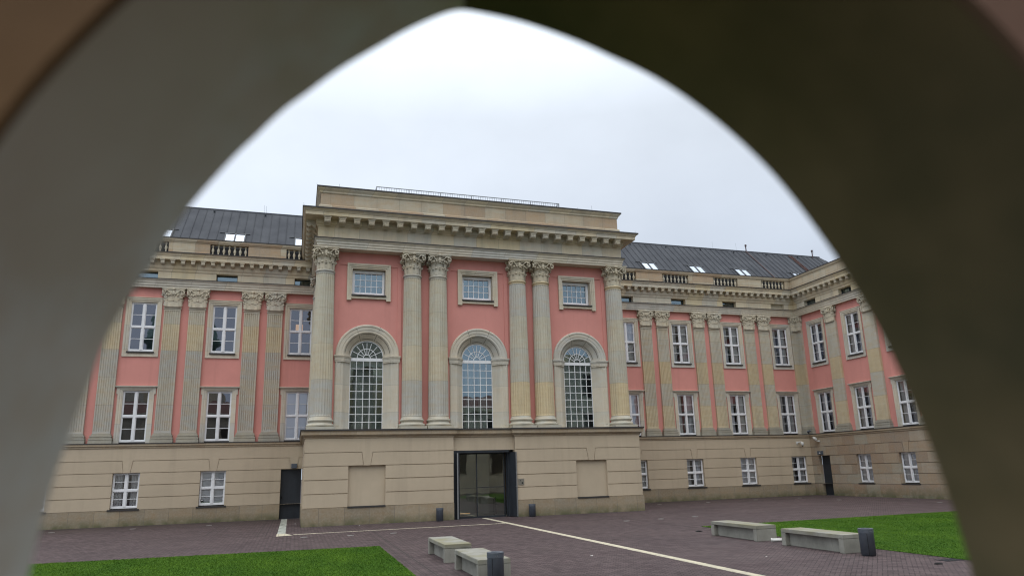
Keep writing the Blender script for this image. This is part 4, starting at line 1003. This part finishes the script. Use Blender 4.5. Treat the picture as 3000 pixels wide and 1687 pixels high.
def blob(x, y, r_, m, name, label, cat, group=None, sd=1):
    rnd = random.Random(sd); g = MB(); n = 9; vs = []
    for k, (q, z) in enumerate(((1, .001), (.8, r_*.35), (.35, r_*.5))):
        for i in range(n): a = 2*PI*i/n; e = q*r_*(.6+.7*rnd.random()); vs.append((x+e*math.cos(a)*1.6, y+e*math.sin(a), z))
    g.add(vs, [(k*n+i, k*n+(i+1) % n, (k+1)*n+(i+1) % n, (k+1)*n+i) for k in range(2) for i in range(n)]+[[2*n+i for i in range(n)]])
    tag(g.obj(name, m), label, cat, group)
blob(5.55, -15.87, .10, M['hole'], 'dropped_rag', 'black scrap of cloth lying beyond the farther right bench', 'rag', sd=2)
blob(5.46, -27.86, .085, M['hole'], 'dropped_rag', 'black scrap lying on the bricks below the lawn at lower right', 'rag', sd=3)
for i, (x, y, lab) in enumerate(((2.66, -24.25, 'tiny white scrap on the bricks between the guide strip and the near right bench'), (-7.68, -1.5, 'tiny white scrap at the foot of the pavilion under the left blind panel'),
        (-11.2, 2.6, 'tiny white scrap in the nook before the black door'), (-13.24, -18.31, 'tiny white scrap in the grass in the right part of the left lawn'), (-18.15, -15.66, 'tiny white scrap in the grass at the far left of the left lawn'),
        (-1.9, -21.3, 'tiny white scrap on the bricks right of the left benches'))):
    blob(x, y, .02+.006*(i % 3), M['camw'], 'litter_scrap', lab, 'litter', 'tiny white scraps on the ground', sd=20+i)
t_ = thing('drain_grate', 'small slotted drain grate in the bricks beside the right lawn', 'drain grate', (6.38, -27.4, 0))
g = MB()
for k in range(7): g.wbox(-.25, .25, -.2+.06*k, -.17+.06*k, .001, .012)
g.wbox(-.28, -.25, -.22, .22, .001, .014); g.wbox(.25, .28, -.22, .22, .001, .014); g.obj('grate', M['steel'], t_)

# ================================================================== the court behind the camera (seen in the window glass)
m, t, b = mat('tile_roof', (.13, .06, .045), .8); M['tile'] = m
dk = stone('court_stone', [(.46, .42, .33), (.54, .48, .37), (.40, .37, .31)], 1.6, .8, 0, .01)
ob = thing('opposite_range', 'stone range with tiled roof closing the court opposite, seen mirrored in the windows', 'building')
g = MB(); g.wbox(-40, -19, -62, -49, 0, 12); g.wbox(2, 26, -62, -49, 0, 11.3); g.wbox(26, 42, -62, -47, 0, 18.5); g.wbox(-9.5, 2, -60, -49.5, 0, 22); g.obj('wall', dk, ob)
g = MB(); g.wbox(-40.2, -19, -62, -48.6, 11.7, 12.3); g.wbox(2, 26, -62, -48.6, 11, 11.5); g.wbox(25.8, 42.2, -62, -46.4, 18, 19); g.wbox(-9.9, 2.4, -60, -48.9, 17, 17.6); g.obj('cornice', M['entab'], ob)
g = MB()
for a, b_, z in ((-40, -19, 12.3), (2, 26, 11.5)): g.add([(a, -48.8, z), (b_, -48.8, z), (b_, -55, z+2.3), (a, -55, z+2.3), (a, -62, z), (b_, -62, z)], [(0, 1, 2, 3), (3, 2, 5, 4), (0, 3, 4), (1, 5, 2)])
g.obj('roof', M['tile'], ob)
for x in (-36, -31, -26, -21, 5, 10, 15, 20, 25):
    for z in (2.5, 7): g = MB(); g.wbox(x-.8, x+.8, -48.99, -48.9, z, z+3); g.obj('window', M['room'], ob)
for x in (29, 33.5, 38):
    for z in (2.5, 7.5, 13): g = MB(); g.wbox(x-.8, x+.8, -46.99, -46.9, z, z+3.2); g.obj('window', M['room'], ob)
for x in (-8, -5, -1, 1):
    g = MB(); g.smooth = True; g.lathe([(.6, 1), (.5, 15), (.75, 16.8)], 16, (x, -49.0)); g.obj('column', M['shaft'], ob)
dt = thing('domed_church', 'green domed church tower rising behind the court, seen mirrored in the pavilion windows', 'church')
g = MB(); g.wbox(-42, -26, -96, -80, 0, 20); g.obj('body', M['entab'], dt)
g = MB(); g.smooth = True; g.lathe([(6.5, 20), (6.5, 29), (7.2, 29.5), (7.2, 30.3), (6.6, 30.4), (6.2, 33), (5, 36), (3, 38.4), (1, 39.6), (.8, 42), (.05, 43)], 32, (-34, -88)); g.obj('dome', mat('copper_green', (.10, .20, .17), .6)[0], dt)

# ================================================================== the pierced gate in front of the lens
hx = ray(1300, 1379); nrm = Vector((hx.x, hx.y, 0)).normalized(); tng = Vector((nrm.y, -nrm.x, 0))
D1, D2 = 0.75, 1.20
far_px = [(60, 2300), (62, 1950), (68, 1800), (80, 1687), (98, 1629), (120, 1541), (142, 1461), (168, 1373), (201, 1277), (245, 1168), (275, 1090), (294, 1034), (327, 960), (371, 887), (415, 814), (466, 733), (510, 663), (569, 590), (608, 544), (665, 482), (709, 434), (745, 407), (782, 365), (826, 328), (848, 306), (899, 276), (950, 233), (1015, 190), (1073, 157), (1139, 121), (1161, 105), (1223, 74), (1281, 49), (1318, 36), (1346, 31.5), (1369, 32), (1411, 40), (1487, 55), (1550, 72), (1626, 98), (1697, 125), (1745, 145), (1795, 172), (1883, 205), (1977, 263), (2050, 315), (2123, 372), (2196, 439), (2269, 511), (2344, 605), (2415, 705), (2459, 767), (2510, 851), (2554, 925), (2597, 1005), (2637, 1093), (2672, 1180), (2716, 1275), (2745, 1358), (2770, 1431), (2795, 1495), (2816, 1566), (2834, 1627), (2849, 1687), (2875, 1800), (2895, 1950), (2900, 2300)]
def catmull(P, n=4):
    out = []
    for i in range(len(P)-1):
        p0, p1, p2, p3 = [Vector(P[max(0, min(len(P)-1, k))]) for k in (i-1, i, i+1, i+2)]
        for k in range(n):
            t = k/n; out.append(.5*((2*p1)+(-p0+p2)*t+(2*p0-5*p1+4*p2-p3)*t*t+(-p0+3*p1-3*p2+p3)*t**3))
    out.append(Vector(P[-1])); return out
cont = []
for p in catmull(far_px):
    d = ray(p[0], p[1]); q = d*(D2/d.dot(nrm)); cont.append((q.dot(tng), CAM.z+q.z))       # (sideways, height) on the gate's plane
for _ in range(14):
    cont = [cont[0]]+[tuple(.25*a_+.5*b_+.25*c_ for a_, b_, c_ in zip(cont[i-1], cont[i], cont[i+1])) for i in range(1, len(cont)-1)]+[cont[-1]]
ix = max(range(len(cont)), key=lambda i: cont[i][1])
def gp(s_, d, z): p = CAM+tng*s_+nrm*d; return (p.x, p.y, z)
m, t, b = mat('grey_patina', (.12, .12, .11), .5, .35)
c = mixc(t, rng(t, noise(t, 2.4, 3), .35, .65, 0, 1), (.50, .455, .40), (.57, .545, .50))
spg = N(t, 'ShaderNodeSeparateXYZ'); t.links.new(pos(t), spg.inputs[0])
c = mixc(t, rng(t, noise(t, 5, 3), .45, .7, 0, .7), c, (.60, .65, .67))
t.links.new(c, b.inputs['Base Color']); M['grey_leaf'] = m
m, t, b = mat('olive_bronze', (.035, .03, .015), .55, .3)
t.links.new(mixc(t, rng(t, noise(t, 2.6, 3), .35, .65, 0, 1), (.088, .074, .040), (.175, .132, .074)), b.inputs['Base Color']); M['olive_leaf'] = m
m, t, b = mat('ochre_facing', (.13, .07, .03), .7, .2)
t.links.new(mixc(t, rng(t, noise(t, 4, 3), .35, .65, 0, 1), (.115, .062, .024), (.16, .092, .04)), b.inputs['Base Color']); M['ochre'] = m
m, t, b = mat('rose_facing', (.2, .11, .08), .7, .2)
t.links.new(mixc(t, rng(t, noise(t, 4, 3), .35, .65, 0, 1), (.14, .085, .062), (.19, .115, .085)), b.inputs['Base Color']); M['rose'] = m
gate = thing('pierced_gate', 'out of focus dark gate with a pointed opening, right in front of the viewer', 'gate', tuple(CAM+nrm*D2-Vector((0, 0, CAM.z))))
gl = Vector(gate.location)
def leaf_part(pts, edge, side, d0, d1, name, m, label, near=None):
    """one leaf: opening edge pts, outer edge straight; thick slab between depths d0 and d1"""
    top, bot = 4.6, 0.0; n = len(pts)
    g = MB(); vs = []
    outer = []
    for i, (s_, z) in enumerate(pts):      # outer outline point for each opening point
        f = i/(n-1)
        L = (top-bot)+abs(edge-pts[-1][0]); q = f*L
        outer.append((edge, bot+q) if q < top-bot else (edge+(pts[-1][0]-edge)*(q-(top-bot))/abs(edge-pts[-1][0]), top))
    for d in (d0, d1):
        vs += [Vector(gp(s_, d, z))-gl for s_, z in (near if near and d == d0 else pts)]+[Vector(gp(s_, d, z))-gl for s_, z in outer]
    T = 2*n; fs = []
    for i in range(n-1):
        fs += [(i, i+1, n+i+1, n+i), (T+i, T+n+i, T+n+i+1, T+i+1), (i, T+i, T+i+1, i+1), (n+i, n+i+1, T+n+i+1, T+n+i)]
    fs += [(0, n, T+n, T), (n-1, T+n-1, T+2*n-1, 2*n-1)]
    g.add(vs, fs); o = g.obj(name, m, gate); o['label'] = label; return o
left = cont[:ix+1]; right = cont[ix:][::-1]
sc = lambda P, k: [(s_*1.0+k*(-1 if P is left else 1), z) for s_, z in P]
leaf_part(left, -2.4, -1, D1+.02, D2, 'gate_leaf', M['grey_leaf'], 'grey weathered gate leaf at left of the pointed opening')
leaf_part(right, 2.6, 1, D1+.02, D2, 'gate_leaf', M['olive_leaf'], 'dark olive brown gate leaf at right of the pointed opening', near=[(s_+.095, z+.03) for s_, z in right])
leaf_part(left, -2.4, -1, D1, D1+.019, 'facing', M['ochre'], 'ochre brown facing at upper left')
leaf_part([(s_+.095, z+.03) for s_, z in right], 2.6, 1, D1, D1+.019, 'facing', M['rose'], 'reddish brown facing at upper right')
# sill below the opening
g = MB(); s0, z0_ = left[0]; s1, _ = right[0]
zz = min(left[0][1], right[0][1])
V = [Vector(gp(s_, d, z))-gl for z in (0, zz) for d in (D1, D2) for s_ in (s0+.001, s1-.001)]
g.add(V, [(0, 1, 3, 2), (4, 6, 7, 5), (0, 4, 5, 1), (2, 3, 7, 6), (0, 2, 6, 4), (1, 5, 7, 3)]); g.obj('sill', M['olive_leaf'], gate)

# ------------------------------------------------------------------ render settings
S.render.engine = 'CYCLES'
S.cycles.filter_width = 1.15; S.cycles.max_bounces = 6; S.cycles.transparent_max_bounces = 10
